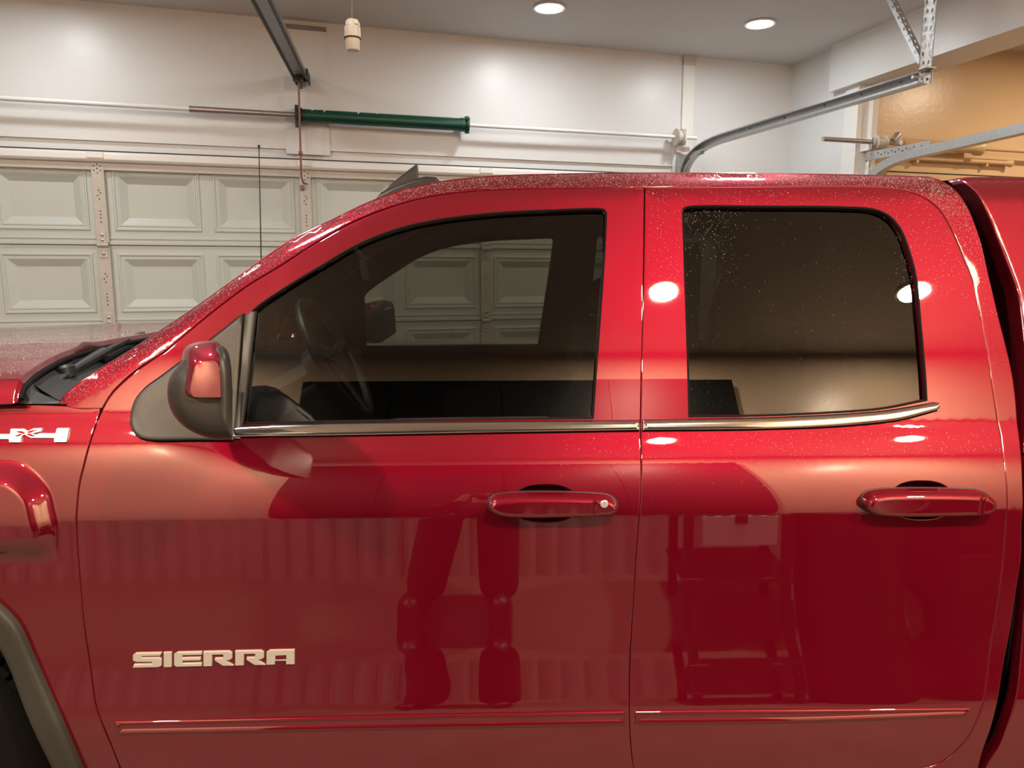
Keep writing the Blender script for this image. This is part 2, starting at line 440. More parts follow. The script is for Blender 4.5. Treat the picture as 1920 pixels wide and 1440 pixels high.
def edge_tube(name, L, surf, off, r, m, parent, far=False, closed=True):
    y = surf(L[:, 0], L[:, 1]) + off
    P = [Vector((a, (WID - b) if far else b, c)) for a, b, c in zip(L[:, 0], y, L[:, 1])]
    if closed: P.append(P[0])
    return MB().tube(P, r, 6, cap=not closed).obj(name, m, parent)

# ================================================================== THE SETTING
CEIL = 3.165
def wall_poly(name, u0, u1, z0, z1, n, m, holes=(), th=0.12, back=True):
    """a wall in the far-wall frame with rectangular openings, th thick, face at n"""
    us = sorted(set([u0, u1] + [h[0] for h in holes] + [h[1] for h in holes])); zs = sorted(set([z0, z1] + [h[2] for h in holes] + [h[3] for h in holes]))
    b = MB()
    for i in range(len(us) - 1):
        for j in range(len(zs) - 1):
            uc, zc = (us[i] + us[i + 1]) / 2, (zs[j] + zs[j + 1]) / 2
            if any(h[0] < uc < h[1] and h[2] < zc < h[3] for h in holes): continue
            b.wbox(us[i], us[i + 1], n, n + th, zs[j], zs[j + 1])
    return b.obj(name, m, None, smooth=False)
UC = wp(1480, 220, DW)[0]                 # far right corner of the bay
NT = up(1606, 250, UC)[0]                 # tan wall of the next bay
print('UC', UC, 'NT', NT)
ZB = up(1559, 171, UC - 0.06)[1]          # underside of the beam
NB = up(1556, 130, UC - 0.06)[0]
print('beam', ZB, NB, 'ceiling from corner', wp(1480, 115, DW)[1], wp(200, 22, DW)[1])

DT = wp(200, 303, DW + 0.03)[1]           # top of door
DU0, DU1 = -2.75, wp(1262, 300, DW)[0]
print('door top', DT, 'door right', DU1, [wp(200, y, DW + .03)[1] for y in (303, 460, 612)])
floor = struct(MB().bbox((-7, -2.6, -0.1), (8, 8, 0.0)).obj('floor', M['floor'], None, smooth=False))
ceil = struct(MB().bbox((-7, -2.6, CEIL), (8, 8, CEIL + 0.1)).obj('ceiling', M['ceil'], None, smooth=False))
HZ = wp(200, 264, DW)[1]                  # drywall sheet stops here, header board below
struct(wall_poly('wall_front', -6.5, UC + 0.0, 0, CEIL, DW, M['wall'], [(DU0, DU1, -1, HZ)]))
# header board, slightly recessed below the drywall sheet
hb = struct(MB().wbox(DU0 - 0.1, DU1 + 0.1, DW + 0.02, DW + 0.10, DT + 0.06, HZ + 0.03).obj('trim_1', M['wall'], None, smooth=False))
struct(MB().wbox(UC, UC + 0.12, NT + 0.12, DW + 0.12, 0, CEIL).obj('wall_right', M['wall'], None, smooth=False))
struct(wall_poly('wall_front_right', UC + 0.0, UC + 4.5, 0, CEIL, NT, M['tan'], [], 0.12))
# corner post and its light edge strip where the white wall ends
nj = up(1583, 260, UC)[0]
post = struct(MB().wbox(UC - 0.012, UC + 0.10, NT - 0.012, nj, 0, ZB + 0.05).obj('trim_2', M['trimw'], None, smooth=False))
struct(MB().wbox(UC + 0.075, UC + 0.12, NT - 0.05, NT - 0.005, 0, ZB + 0.02).obj('trim_3', M['trimw'], None, smooth=False))
struct(MB().wbox(UC - 0.06, UC + 0.22, -1.2, NB, ZB, CEIL + 0.02).obj('trim_9', M['wall'], None, smooth=False))
struct(MB().bbox((-7, -2.37, 0), (8, -2.25, CEIL)).obj('wall_back', M['beige'], None, smooth=False))
struct(MB().bbox((-7, -2.6, 0), (-6.88, 8, CEIL)).obj('wall_left', M['wall'], None, smooth=False))
struct(MB().bbox((7.4, -2.6, 0), (7.52, 8, CEIL)).obj('wall_outer', M['tan'], None, smooth=False))
# corrugated sheet along the foot of the back wall
cw = MB(); pts = []
nx = 230
for i in range(nx):
    x = -4.0 + i * 0.03; pts.append((x, 0.018 if i % 4 in (0, 1) else 0.0))
vs = []; fs = []
for x, d in pts: vs += [(x, -2.248 + d, 0.0), (x, -2.248 + d, 0.55)]
for i in range(nx - 1): fs.append((2 * i, 2 * i + 1, 2 * i + 3, 2 * i + 2))
o = obj('baseboard_back', vs, fs, M['corr'], None, smooth=False)
struct(o)
# board behind the opener header and conduit strip by the right track
u0, zb0 = wp(527, 60, DW); u1, _ = wp(611, 60, DW)
tb = struct(MB().wbox(u0, u1, DW - 0.018, DW + 0.0, wp(570, 290, DW)[1], wp(600, 57, DW)[1]).obj('trim_4', M['wall'], None, smooth=False))
MB().wbox(u0 + 0.01, u1, DW - 0.03, DW - 0.0, wp(570, 54, DW)[1] - .012, wp(570, 54, DW)[1] + 0.012).obj('cap_strip', M['shadowwood'], tb, smooth=False)  # grey-brown tone stands for the shadow at the board's top
u0, _ = wp(1278, 180, DW); u1, _ = wp(1299, 180, DW)
tb = struct(MB().wbox(u0, u1, DW - 0.02, DW, 0.1, wp(1288, 118, DW)[1]).obj('trim_5', M['trimw'], None, smooth=False))
z1 = wp(1288, 105, DW)[1]
MB().wbox(u0 - 0.004, u1 + 0.004, DW - 0.028, DW, z1 - 0.065, z1).obj('cap_strip', M['stile'], tb, smooth=False)

# ---- the sectional garage door
ND = DW + 0.035                            # front face of its sections
GD = struct(thing('door_1', 'white sectional overhead garage door with raised panels', 'garage door', W(0, ND + 0.04, 0)))
zsec = [DT - (i * (DT / 5.0)) for i in range(6)]
s1 = wp(200, 460, ND)[1]; s2 = wp(200, 613, ND)[1]
zsec = [DT, s1, s2] + [s2 * (2 - i) / 3 for i in range(0, 3)]
zsec = [DT, s1, s2, s2 * 2 / 3, s2 / 3, 0.01]
us1 = wp(191, 400, ND)[0]; us2 = wp(574, 400, ND)[0]; SP = us2 - us1
print('stile spacing', SP, 'u', us1, us2, 'sections', zsec)
def raised(u0, u1, z0, z1, n):
    """a pressed panel: moulded rim, then a bevel down to a recessed field"""
    b = MB(); prof = [(0, 0), (0.006, 0.008), (0.014, 0.008), (0.020, 0.001), (0.027, 0.001), (0.031, 0.004), (0.038, 0.003), (0.080, -0.020)]
    vs = []
    for ins, h in prof:
        vs += [W(u0 + ins, n - h, z0 + ins), W(u1 - ins, n - h, z0 + ins), W(u1 - ins, n - h, z1 - ins), W(u0 + ins, n - h, z1 - ins)]
    fs = []
    for r in range(len(prof) - 1):
        for i in range(4): j = (i + 1) % 4; fs.append((4 * r + i, 4 * r + j, 4 * r + 4 + j, 4 * r + 4 + i))
    k = 4 * (len(prof) - 1); fs.append((k, k + 1, k + 2, k + 3))
    return b.add(vs, fs)
stile_us = [us1 + SP * k for k in range(-4, 8) if DU0 + 0.1 < us1 + SP * k < DU1 - 0.02]
lo, hi = DU0 + 0.01, DU1 - 0.01
for r in range(5):
    zt, zb = zsec[r], zsec[r + 1]
    cells = []
    for k in range(-4, 8):
        for h in (0, 1):
            c0 = us1 + SP * k + SP * h / 2
            a = c0 + (0.065 if h == 0 else 0.035); e = c0 + SP / 2 - (0.035 if h == 0 else 0.065)
            if a > lo + .02 and e < hi - .02: cells.append((a, e))
    b = MB().wbox(lo, hi, ND + 0.025, ND + 0.045, zb + 0.002, zt - 0.001)
    b.wbox(lo, hi, ND, ND + 0.025, zb + 0.002, zb + 0.085).wbox(lo, hi, ND, ND + 0.025, zt - 0.045, zt - 0.001)
    e0 = lo
    for a, e in cells + [(hi, hi)]: b.wbox(e0, a, ND, ND + 0.025, zb + 0.085, zt - 0.045); e0 = e
    sec = b.obj('door_section', M['door'], GD, smooth=False)
    # ribs along the meeting edges
    MB().wbox(lo, hi, ND - 0.014, ND, zb + 0.002, zb + 0.026).obj('meeting_rail', M['door'], sec, smooth=False, bevel=0.005)
    MB().wbox(lo, hi, ND - 0.007, ND, zb + 0.036, zb + 0.050).obj('meeting_rail', M['door'], sec, smooth=False, bevel=0.003)
    for a, e in cells: raised(a, e, zb + 0.085, zt - 0.045, ND).obj('raised_panel', M['door'], sec, smooth=False)
    for us in stile_us:
        st = MB().wbox(us - 0.034, us + 0.034, ND - 0.032, ND, zb + 0.012, zt - 0.008).obj('stile', M['stile'], sec, smooth=False, bevel=0.003)
for r in range(1, 5):
    for us in stile_us:
        z = zsec[r]
        hb_ = MB()
        hb_.wbox(us - 0.024, us + 0.024, ND - 0.037, ND - 0.031, z - 0.075, z - 0.012)
        hb_.wbox(us - 0.020, us + 0.020, ND - 0.037, ND - 0.031, z + 0.012, z + 0.085)
        hb_.tube([W(us - 0.030, ND - 0.044, z), W(us + 0.030, ND - 0.044, z)], 0.012, 8)
        hg = hb_.obj('hinge', M['stile'], GD, bevel=0.002)
        bb = MB()
        for dz in (-0.05, 0.03, 0.06): bb.lathe([(0.009, 0), (0.009, 0.005), (0.004, 0.008)], W(us, ND - 0.036, z + dz), -NV, 8)
        bb.obj('bolt', M['galv'], hg)
# punched holes of the stiles as small dark plugs (a part of the door each row)
for us in stile_us:
    hb_ = MB()
    for r in range(3):
        zt, zb = zsec[r], zsec[r + 1]
        for du, dz in [(-.018, -.03), (0, -.02), (.018, -.03), (-.018, -.055), (0, -.045), (.018, -.055), (0, -.07), (0, -.17), (.008, -.185), (-.008, -.20), (0, -.22), (0, -.29), (0, -.31), (0, -.33), (0, -.355)]:
            hb_.lathe([(0.0042, 0), (0.0042, 0.0012)], W(us + du, ND - 0.0322, zt + dz), -NV, 6)
    hb_.obj('punch_holes', M['seam'], GD)['kind'] = 'stuff'
# top strut (rounded white band) and the gap line above it
ts = MB(); zt0, zt1 = wp(200, 306, ND)[1], wp(200, 287, ND)[1]
prof = [(0, 0), (0, 0.05), (0.012, 0.062), (0.04, 0.062), (0.052, 0.05), (0.052, 0)]
ts.sweep([(b, a * (zt1 - zt0) / 0.052) for a, b in prof], [W(lo, ND, zt0), W(hi, ND, zt0)], -NV)
ts.obj('top_strut', M['trimw'], GD, bevel=0.004)
MB().wbox(lo, hi, ND - 0.03, ND + 0.0, zt0 - 0.045, zt0 + 0.004).obj('top_angle', M['stile'], GD, smooth=False, bevel=0.004)
zg = wp(200, 284, DW)[1]
sg = struct(MB().wbox(DU0, DU1, DW + 0.0, DW + 0.03, zg - 0.004, zg + 0.005).obj('trim_6', M['seam'], None, smooth=False))
for us in stile_us:
    MB().wbox(us - 0.045, us + 0.045, ND - 0.068, ND - 0.060, zt0 + 0.02, zt0 + 0.055).obj('strut_clip', M['trimw'], GD, bevel=0.002)

# ---- torsion shaft over the door
NS = DW - 0.10
zs_ = wp(1100, 247, NS)[1]; zsl = wp(100, 190, NS)[1]
zS = (zs_ + zsl) / 2; print('shaft z', zs_, zsl)
def us_at(px_): 
    # u on the shaft for a pixel column
    y = 190 + (px_ - 100) * 0.057; return wp(px_, y, NS)[0]
TS = thing('torsion_shaft', 'white torsion shaft with dark green spring above the white garage door', 'torsion spring', W(0, NS, zS))
MB().tube([W(us_at(-330), NS, zS), W(us_at(362), NS, zS)], 0.0135, 12).obj('shaft', M['trimw'], TS)
MB().tube([W(us_at(355), NS, zS), W(us_at(362), NS, zS), W(us_at(556), NS, zS)], [0.019, 0.019, 0.017], 12).obj('steel_sleeve', M['steel'], TS)
MB().tube([W(us_at(872), NS, zS), W(us_at(1306), NS, zS)], 0.0130, 12).obj('shaft', M['trimw'], TS)
MB().tube([W(us_at(872), NS, zS), W(us_at(880), NS, zS)], 0.020, 12).obj('collar', M['trimw'], TS)
a_, b_ = us_at(561), us_at(872); prof = []
nr = 130
for i in range(nr + 1):
    for r, fr in ((0.0375, 0.0), (0.041, 0.5)): prof.append((r, (b_ - a_) * min(1, (i + fr) / (nr + .5))))
MB().lathe(prof, W(a_, NS, zS), UV, 16).obj('spring', M['green'], TS, angle=None)
bk = MB().wbox(us_at(553), us_at(561), NS - 0.03, DW - 0.018, zS - 0.055, zS + 0.055)
bk.lathe([(0.045, 0), (0.045, 0.03)], W(us_at(557), NS, zS), UV, 16); bk.obj('bearing_plate', M['black'], TS)
wc = MB().lathe([(0.043, 0), (0.043, 0.03), (0.055, 0.034), (0.055, 0.05), (0.03, 0.055)], W(b_ - 0.03, NS, zS), UV, 18)
for q in range(4):
    w = q * math.pi / 2 + .5; wc.tube([W(b_ + 0.012, NS, zS), W(b_ + 0.012, NS + 0.062 * math.sin(w), zS + 0.062 * math.cos(w))], 0.010, 8)
wc.obj('winding_cone', M['green'], TS)
mk = MB()
for i in range(9):
    t = a_ + (b_ - a_) * (0.08 + i * 0.055) + random.uniform(-.02, .02); w = random.uniform(3.6, 5.6)
    for k in range(3):
        ww = w + k * 0.16; c = W(t + k * 0.004, NS + 0.0412 * math.cos(ww), zS - 0.0412 * math.sin(ww) + 0)
        mk.box(c, UV * 0.004, NV * 0.002, (0, 0, 0.002))
mk.obj('chalk_marks', M['whitemark'], TS)['kind'] = 'stuff'
# drum with end bracket
dr = MB().lathe([(0.012, -0.03), (0.035, -0.03), (0.058, -0.022), (0.058, -0.014), (0.046, -0.010), (0.046, 0.016), (0.058, 0.020), (0.058, 0.028), (0.02, 0.032)], W(us_at(1272), NS, zS), UV, 24)
dr.obj('cable_drum', M['stile'], TS)
MB().wbox(us_at(1280), us_at(1280) + 0.004, NS - 0.05, DW - 0.003, zS - 0.06, zS + 0.05).wbox(us_at(1280), us_at(1296), DW - 0.02, DW - 0.006, zS - 0.09, zS + 0.05).obj('end_bracket', M['trimw'], TS)
MB().tube([W(us_at(1268), NS + 0.05, zS), W(us_at(1268) - 0.01, DW - 0.03, 0.2)], 0.002, 6).obj('lift_cable', M['steel'], TS)

# ---- right-hand track
TU = wp(1281, 326, DW - 0.10)[0]
nE, zE = up(1738, 143, TU); nA, zA = up(1345, 262, TU); nV = DW - 0.10
print('track u', TU, 'end', nE, zE, 'bend', nA, zA)
zE2 = zA + 0.02
def track(name, label, u, nv, na, za, ne, ze, zc, m, flip=1, low=0.05):
    T = thing(name, label, 'door track', W(u, nv, low))
    path = [W(u, nv, low), W(u, nv, zc - 0.32), W(u, nv, zc - 0.2)]
    P1 = np.array((nv, zc - 0.2)); P2 = np.array((nv, za)); P3 = np.array((na, za))
    curve = []
    for t in np.linspace(0, 1, 14):
        q = P1 * (1 - t) ** 2 + 2 * P2 * t * (1 - t) + P3 * t * t; curve.append(W(u, q[0], q[1]))
    C = [(-0.030, -0.026), (-0.030, 0.026), (-0.012, 0.031), (0.012, 0.031), (0.016, 0.022), (0.013, 0.022), (0.010, 0.028), (-0.010, 0.028), (-0.026, 0.024), (-0.026, -0.024), (-0.010, -0.028), (0.010, -0.028), (0.013, -0.022), (0.016, -0.022), (0.012, -0.031), (-0.012, -0.031)]
    C = [(a * flip, b) for a, b in C]
    MB().sweep(C, path[:3], UV).obj('vertical_track', M['trimw'], T, angle=30)
    MB().sweep(C, curve + [W(u, ne, ze)], UV).obj('curved_track', m, T, angle=30)
    return T
TR = track('door_track', 'galvanized garage door track curving up from the white door to a ceiling hanger', TU, nV, nA - 0.05, zA, nE, zE, zA, M['galv'], -1)
for t in (0.22, 0.42, 0.62, 0.78, 0.93):
    MB().lathe([(0.006, 0), (0.006, 0.004), (0.003, 0.006)], W(TU - 0.028, nA - 0.05 + (nE - nA + 0.05) * t, zA + (zE - zA) * t), -UV, 8).obj('rivet', M['seam'], TR)
MB().wbox(TU - 0.005, TU + 0.0, nV, DW, zA - 0.16, zA - 0.02).wbox(TU - .005, TU + .06, DW - .006, DW, zA - 0.2, zA).obj('flag_bracket', M['galv'], TR)
MB().box(W(TU + 0.01, nV - 0.12, zA - 0.045), UV * 0.002, NV * 0.14, (0, 0, 0.018)).obj('track_brace', M['stile'], TR)
def perforated(name, A, B, wdir, w1, w2dir, w2, m, parent, pitch=0.036, hr=0.0068):
    """an L section of punched angle iron from A to B with real holes in both flanges"""
    A, B = Vector(A), Vector(B); L = (B - A).length; t = (B - A).normalized(); b = MB()
    for d, w in ((Vector(wdir).normalized(), w1), (Vector(w2dir).normalized(), w2)):
        d = (d - t * d.dot(t)).normalized(); nrm = t.cross(d).normalized()
        holes = []; k = 0; s = 0.02
        while s < L - 0.015:
            c = w * (0.62 if k % 2 else 0.42); holes.append(np.array([(s + hr * 1.3 * math.cos(q), c + hr * math.sin(q)) for q in np.linspace(0, 2 * math.pi, 9)[:-1]])); s += pitch; k += 1
        rect = np.array([(0, 0), (L, 0), (L, w), (0, w)], float)
        V2, Fc = cdt([rect] + holes, np.zeros((0, 2)))
        vs = [A + t * p[0] + d * p[1] for p in V2]
        b.add(vs, [tuple(int(i) for i in f) for f in Fc])
        vs2 = [v + nrm * 0.0022 for v in vs]; b.add(vs2, [tuple(int(i) for i in f[::-1]) for f in Fc])
    return b.obj(name, m, parent, smooth=False, fix=False)
perforated('hanger_angle', W(TU + 0.012, nE + 0.025, zE - 0.03), W(TU + 0.012, nE + 0.025, CEIL), -UV, 0.035, -NV, 0.035, M['galv'], TR)
n2, z2 = up(1680, 0, TU)
dirn = Vector((n2 - nE, z2 - zE, 0)); k = (CEIL - zE) / dirn.y
perforated('diagonal_brace', W(TU + 0.010, nE + 0.03, zE + 0.09), W(TU + 0.01, nE + 0.03 + dirn.x * k, CEIL), NV, 0.042, -UV, 0.030, M['galv'], TR)
MB().box(W(TU, nE, zE + 0.033), UV * 0.028, NV * 0.02, (0, 0, 0.003)).obj('end_plate', M['galv'], TR)
MB().tube([W(TU - 0.05, nE + 0.03, zE), W(TU + 0.03, nE + 0.03, zE)], 0.008, 8).obj('end_bolt', M['galv'], TR)

# ---- opener rail with arm
ne, ze = 0, 0
d0 = wp(563, 140, DW - 0.16); zR = d0[1]
OR = thing('opener_rail', 'grey steel opener rail running from the ceiling down to the white header board', 'opener rail', W(d0[0], DW - 0.16, zR))
dd = ray(494, 0); k = (zR - CAM.z) / dd.z; pr = dd * k; rend = (pr.dot(UV), pr.dot(NV))
dv = (Vector((rend[0] - d0[0], rend[1] - (DW - 0.16)))); dv.normalize()
RA = W(d0[0], DW - 0.16, zR); RD = (UV * dv.x + NV * dv.y); RS = Vector((0, 0, 1)).cross(RD)
print('rail', zR, rend, dv)
Cc = [(-0.036, -0.022), (-0.036, 0.022), (0.036, 0.022), (0.036, -0.022), (0.030, -0.022), (0.030, 0.014), (-0.030, 0.014), (-0.030, -0.022)]
MB().sweep(Cc, [RA + RD * -0.02, RA + RD * 3.0], RS).obj('rail', M['greyrail'], OR, smooth=False)
MB().box(RA + RD * 1.5 + Vector((0, 0, -0.004)), RS * 0.006, RD * 1.45, (0, 0, 0.006)).obj('drive_belt', M['black'], OR, smooth=False)
MB().tube([RA + RS * 0.036 + RD * 0.0 + Vector((0, 0, -.024)), RA + RS * 0.036 + RD * 3.0 + Vector((0, 0, -.024))], 0.009, 6).obj('rail_lip', M['black'], OR)
MB().tube([RA - RS * 0.036 + RD * 0.0 + Vector((0, 0, -.024)), RA - RS * 0.036 + RD * 3.0 + Vector((0, 0, -.024))], 0.009, 6).obj('rail_lip', M['black'], OR)
for t in (0.35, 0.75, 1.2):
    MB().box(RA + RD * t + Vector((0, 0, -0.0)), RS * 0.028, RD * 0.012, (0, 0, 0.015)).obj('rail_splice', M['black'], OR, bevel=0.003)
pu = MB().lathe([(0.02, -0.016), (0.032, -0.016), (0.028, 0), (0.032, 0.016), (0.02, 0.016)], RA + RD * -0.03 + Vector((0, 0, -0.02)), RS, 14)
pu.obj('idler_pulley', M['steel'], OR)
hb_ = MB().box(RA + RD * -0.05 + RS * 0.04, RS * 0.004, RD * 0.08, (0, 0, 0.03)).box(RA + RD * -0.05 - RS * 0.04, RS * 0.004, RD * 0.08, (0, 0, 0.03)).box(RA + RD * -0.02, RS * 0.045, RD * 0.012, (0, 0, 0.035))
MB().wbox(d0[0] - 0.035, d0[0] + 0.035, DW - 0.026, DW - 0.018, zR - 0.06, zR + 0.04).obj('bracket_plate', M['trimw'], OR, smooth=False)
hb_.box(W(d0[0], DW - 0.09, zR - 0.03), UV * 0.012, NV * 0.07, (0, 0, 0.02))
hb_.obj('header_bracket', M['black'], OR)
MB().box(RA + RD * 0.04 + Vector((0, 0, -0.035)), RS * 0.022, RD * 0.04, (0, 0, 0.014)).obj('trolley', M['black'], OR, bevel=0.004)
AN = DW - 0.175
def armp(a, b, n): q = wp(a, b, n); return W(q[0], n, q[1])
MB().tube([armp(560, 152, AN), armp(561, 200, AN), armp(564, 300, AN), armp(565, 332, AN + .03), armp(569, 343, ND - .09), armp(575, 345, ND - .05)], 0.0065, 8).obj('door_arm', M['armred'], OR)
MB().lathe([(0.012, -.012), (0.012, 0.012)], armp(563.5, 287, AN), UV, 10).obj('arm_bolt', M['armred'], OR)
MB().box(W(wp(567, 352, ND - .04)[0], ND - 0.045, wp(567, 352, ND - .04)[1]), UV * 0.012, NV * 0.012, (0, 0, 0.014)).obj('arm_clevis', M['armred'], OR, bevel=0.003)
for s in (-1, 1):
    p = RA + RD * 2.7 + RS * 0.04 * s; MB().box((p + Vector((p.x, p.y, CEIL))) / 2 + Vector((0, 0, zR / 2 - p.z / 2)), RS * 0.002, RD * 0.015, (0, 0, (CEIL - zR) / 2 + 0.02)).obj('hanger_strap', M['galv'], OR)

# ---- next bay: shaft, spring, drum and track
NS2 = NT - 0.10
uA, zA2 = wp(1543, 262, NS2); uB, zB2 = wp(1640, 265, NS2)
zq = (zA2 + zB2) / 2
def u2(p, y): return wp(p, y, NS2)[0]
T2 = thing('torsion_shaft', 'tan painted torsion shaft with bare steel end on the orange lit wall', 'torsion spring', W(uB, NS2, zq))
MB().lathe([(0.011, 0), (0.0155, 0.0), (0.0155, u2(1642, 265) - uA)], W(uA, NS2, zq), UV, 14).obj('shaft_end', M['steel'], T2)
MB().lathe([(0.014, -0.01), (0.028, -0.01), (0.028, 0.008), (0.046, 0.010), (0.046, 0.02), (0.040, 0.022), (0.040, 0.075), (0.046, 0.078), (0.046, 0.086), (0.02, 0.09)], W(u2(1638, 265), NS2, zq), UV, 22).obj('cable_drum', M['stile'], T2)
MB().lathe([(0.022, 0), (0.022, 0.05), (0.02, 0.055)], W(u2(1668, 268), NS2 - 0.03, zq + 0.01), (UV * 0.6 + Vector((0, 0, 0.8)) - NV * 0.1), 14).lathe([(0.015, 0), (0.015, 0.05)], W(u2(1672, 268), NS2 - 0.03, zq - 0.01), -NV, 10).obj('shaft_coupler', M['galv'], T2)
MB().tube([W(u2(1640, 265), NS2, zq), W(u2(1640, 265) + 4.0, NS2, zq)], 0.014, 12).obj('shaft', M['tanpipe'], T2)
sa = u2(1690, 268)
MB().lathe([(0.03, 0), (0.036, 0.01), (0.036, 0.62), (0.05, 0.64), (0.05, 0.67), (0.03, 0.68)], W(sa, NS2, zq), UV, 16).obj('spring', M['tanpipe'], T2)
MB().wbox(u2(1632, 265), u2(1632, 265) + 0.006, NS2 - 0.01, NT - 0.003, zq - 0.05, zq + 0.03).obj('end_bracket', M['trimw'], T2)
TU2 = wp(1655, 320, NT - 0.22)[0]
n4, z4 = up(1744, 282, TU2); nF, zF = up(1925, 240, TU2)
print('track2', TU2, n4, z4, nF, zF)
# header boards of the second door
zh = wp(1700, 323, NT)[1]
struct(MB().wbox(UC + 0.25, UC + 4.2, NT - 0.006, NT, zh - 0.007, zh + 0.004).obj('trim_7', M['seam'], None, smooth=False))
struct(MB().wbox(UC + 0.25, UC + 4.2, NT - 0.02, NT + 0.0, zh - 0.14, zh - 0.008).obj('trim_8', M['tan'], None, smooth=False))
T3 = track('door_track', 'galvanized door track rising past the orange lit wall', TU2, NT - 0.10, n4 + 0.0, z4, n4 - (n4 - nF) * 1.6, z4 + (zF - z4) * 1.6, z4, M['galv'], 1)
ub, zb_ = wp(1626, 292, NT - 0.06)
pA = W(ub, NT - 0.05, zb_ - 0.01); pB = W(TU2, n4, z4 + 0.012)
perforated('perforated_brace', pA - Vector((0, 0, 0.02)), pB - Vector((0, 0, 0.01)), Vector((0, 0, 1)), 0.055, -UV, 0.01, M['galv'], T3, 0.03, 0.006)
perforated('jamb_bracket', W(ub, NT - 0.05, 1.9), W(ub, NT - 0.05, zb_ + 0.05), UV, 0.04, -NV, 0.03, M['trimw'], T3, 0.05, 0.009)
rs = thing('shaft_shadow_bar', 'added tan pole hung level on the orange lit wall', 'shadowbar', W(u2(1700, 300), NT - 0.04, wp(1700, 298, NT - .04)[1]))  # added bar: draws the lines of the torsion bar and its shadows
pz0 = wp(1700, 296, NT - .04); pz1 = wp(1885, 309, NT - .04)
MB().tube([W(pz0[0], NT - 0.04, pz0[1]), W(pz1[0], NT - 0.04, pz0[1])], 0.016, 10).obj('shadowbar', M['tanpipe'], rs)
MB().lathe([(0.016, 0), (0.026, 0.04), (0.026, 0.05)], W(pz1[0], NT - 0.04, pz0[1]), UV, 12).obj('shadowbar_end', M['tanpipe'], rs)
for q in (0.1, 0.8): MB().wbox(pz0[0] + (pz1[0] - pz0[0]) * q - .01, pz0[0] + (pz1[0] - pz0[0]) * q + .01, NT - 0.05, NT, pz0[1] - 0.03, pz0[1] + 0.01).obj('bracket', M['tanpipe'], rs)

# ---- hanging lamp socket
LD = 3.0; dr_ = ray(661, 66); pc = CAM + dr_ * (LD / dr_.dot(NV))
HS = thing('hanging_socket', 'cream cord-hung lamp socket below the ceiling', 'lamp socket', pc)
k = 0.0548
MB().lathe([(0.016, -0.055), (0.024, -0.055), (0.026, -0.052), (0.026, -0.014), (0.030, -0.012), (0.030, 0.026), (0.027, 0.030)], pc, (0, 0, 1), 24).obj('socket_shell', M['cream'], HS)
MB().lathe([(0.0295, -0.0135), (0.0312, -0.013), (0.0312, -0.009), (0.0295, -0.0085)], pc, (0, 0, 1), 24).obj('seam_ring', M['seam'], HS)
MB().lathe([(0.027, 0.030), (0.027, 0.045), (0.020, 0.054), (0.008, 0.056)], pc - UV * 0.002, (0.10, 0, 1), 20).obj('socket_cap', M['cream'], HS)
MB().box(pc + Vector((0, 0, 0.040)) - NV * 0.026 + UV * .012, UV * 0.007, NV * 0.006, (0, 0, 0.008)).obj('cord_clamp', M['cream'], HS, bevel=0.002)
MB().tube([pc + Vector((0, 0, 0.05)), pc + Vector((0.004, 0, 0.12)), pc + Vector((0.012, 0, 0.35)), Vector((pc.x + 0.02, pc.y, CEIL))], 0.0048, 8).obj('cord', M['cord'], HS)

# ---- recessed lights
def lamp(loc, label, warm, power, group, spread=None):
    T = thing('recessed_light', label, 'ceiling light', loc, group)
    MB().lathe([(0.085, 0), (0.094, -0.002), (0.096, -0.008), (0.092, -0.012), (0.083, -0.010)], loc, (0, 0, 1), 32).obj('trim_ring', M['trimw'], T)
    MB().lathe([(0.084, -0.006), (0.084, -0.009), (0.06, -0.016), (0.02, -0.020)], loc, (0, 0, 1), 32).obj('lens', M['lens_w'] if warm else M['lens_c'], T)
    L = bpy.data.lights.new('lamp_light', 'AREA'); L.shape = 'DISK'; L.size = 0.15; L.energy = power; L.color = WARM if warm else COOL
    o = bpy.data.objects.new('lamp_light', L); COL.objects.link(o); o.location = Vector(loc) + Vector((0, 0, -0.03)); setpar(o, T)
    return T
def ceil_at(px_, py_):
    d = ray(px_, py_); k = (CEIL - CAM.z) / d.z; p = CAM + d * k; return Vector((p.x, p.y, CEIL))
l1, l2 = ceil_at(1030, 13), ceil_at(1425, 43)
n1 = (l1 - Vector((CAM.x, CAM.y, 0))).dot(NV)
print('lamps', l1, l2, n1, (l1 - W(0, 0, CEIL)).dot(UV))
lamp(l1, 'recessed ceiling light nearer the hanging socket', False, P_COOL, None)
lamp(l2, 'recessed ceiling light nearer the white wall corner', False, P_COOL, None)
lamp(W(-1.25, n1, CEIL), 'recessed ceiling light above the sectional door, left end of its row', False, P_COOL * 0.75, None)
g = 'recessed lights over the truck'
for u, l in ((-2.3, 'hood'), (-0.62, 'cab'), (1.7, 'bed cover')): lamp(W(u, 2.2, CEIL), f'recessed cool ceiling light over the {l} of the red truck', False, P_COOL * 2.6, g)
g = 'warm ceiling lights behind the photographer'
for x, l in ((-1.9, 'above the hood end of the truck'), (1.0, 'mirrored on the pillar between the doors'), (2.45, 'mirrored in the rear door window')): lamp(Vector((x, -1.60, CEIL)), f'warm recessed ceiling light near the back wall, {l}', True, P_WARM, g)
lamp(W(UC + 1.5, NT - 1.1, CEIL), 'warm ceiling light in the next bay', True, 24, None)
lamp(W(UC + 1.6, NT - 3.4, CEIL), 'warm ceiling light in the next bay, farther from its door', True, 24, None)
#TRUCK#
# ================================================================== THE TRUCK
TK = thing('pickup_truck', 'dark red pickup truck with tinted windows, wet roof and chrome window trim', 'pickup truck', (0.2, WID / 2, 0))
PT = M['paint']
def pxo(lst, surf=f0): return px(lst, surf)
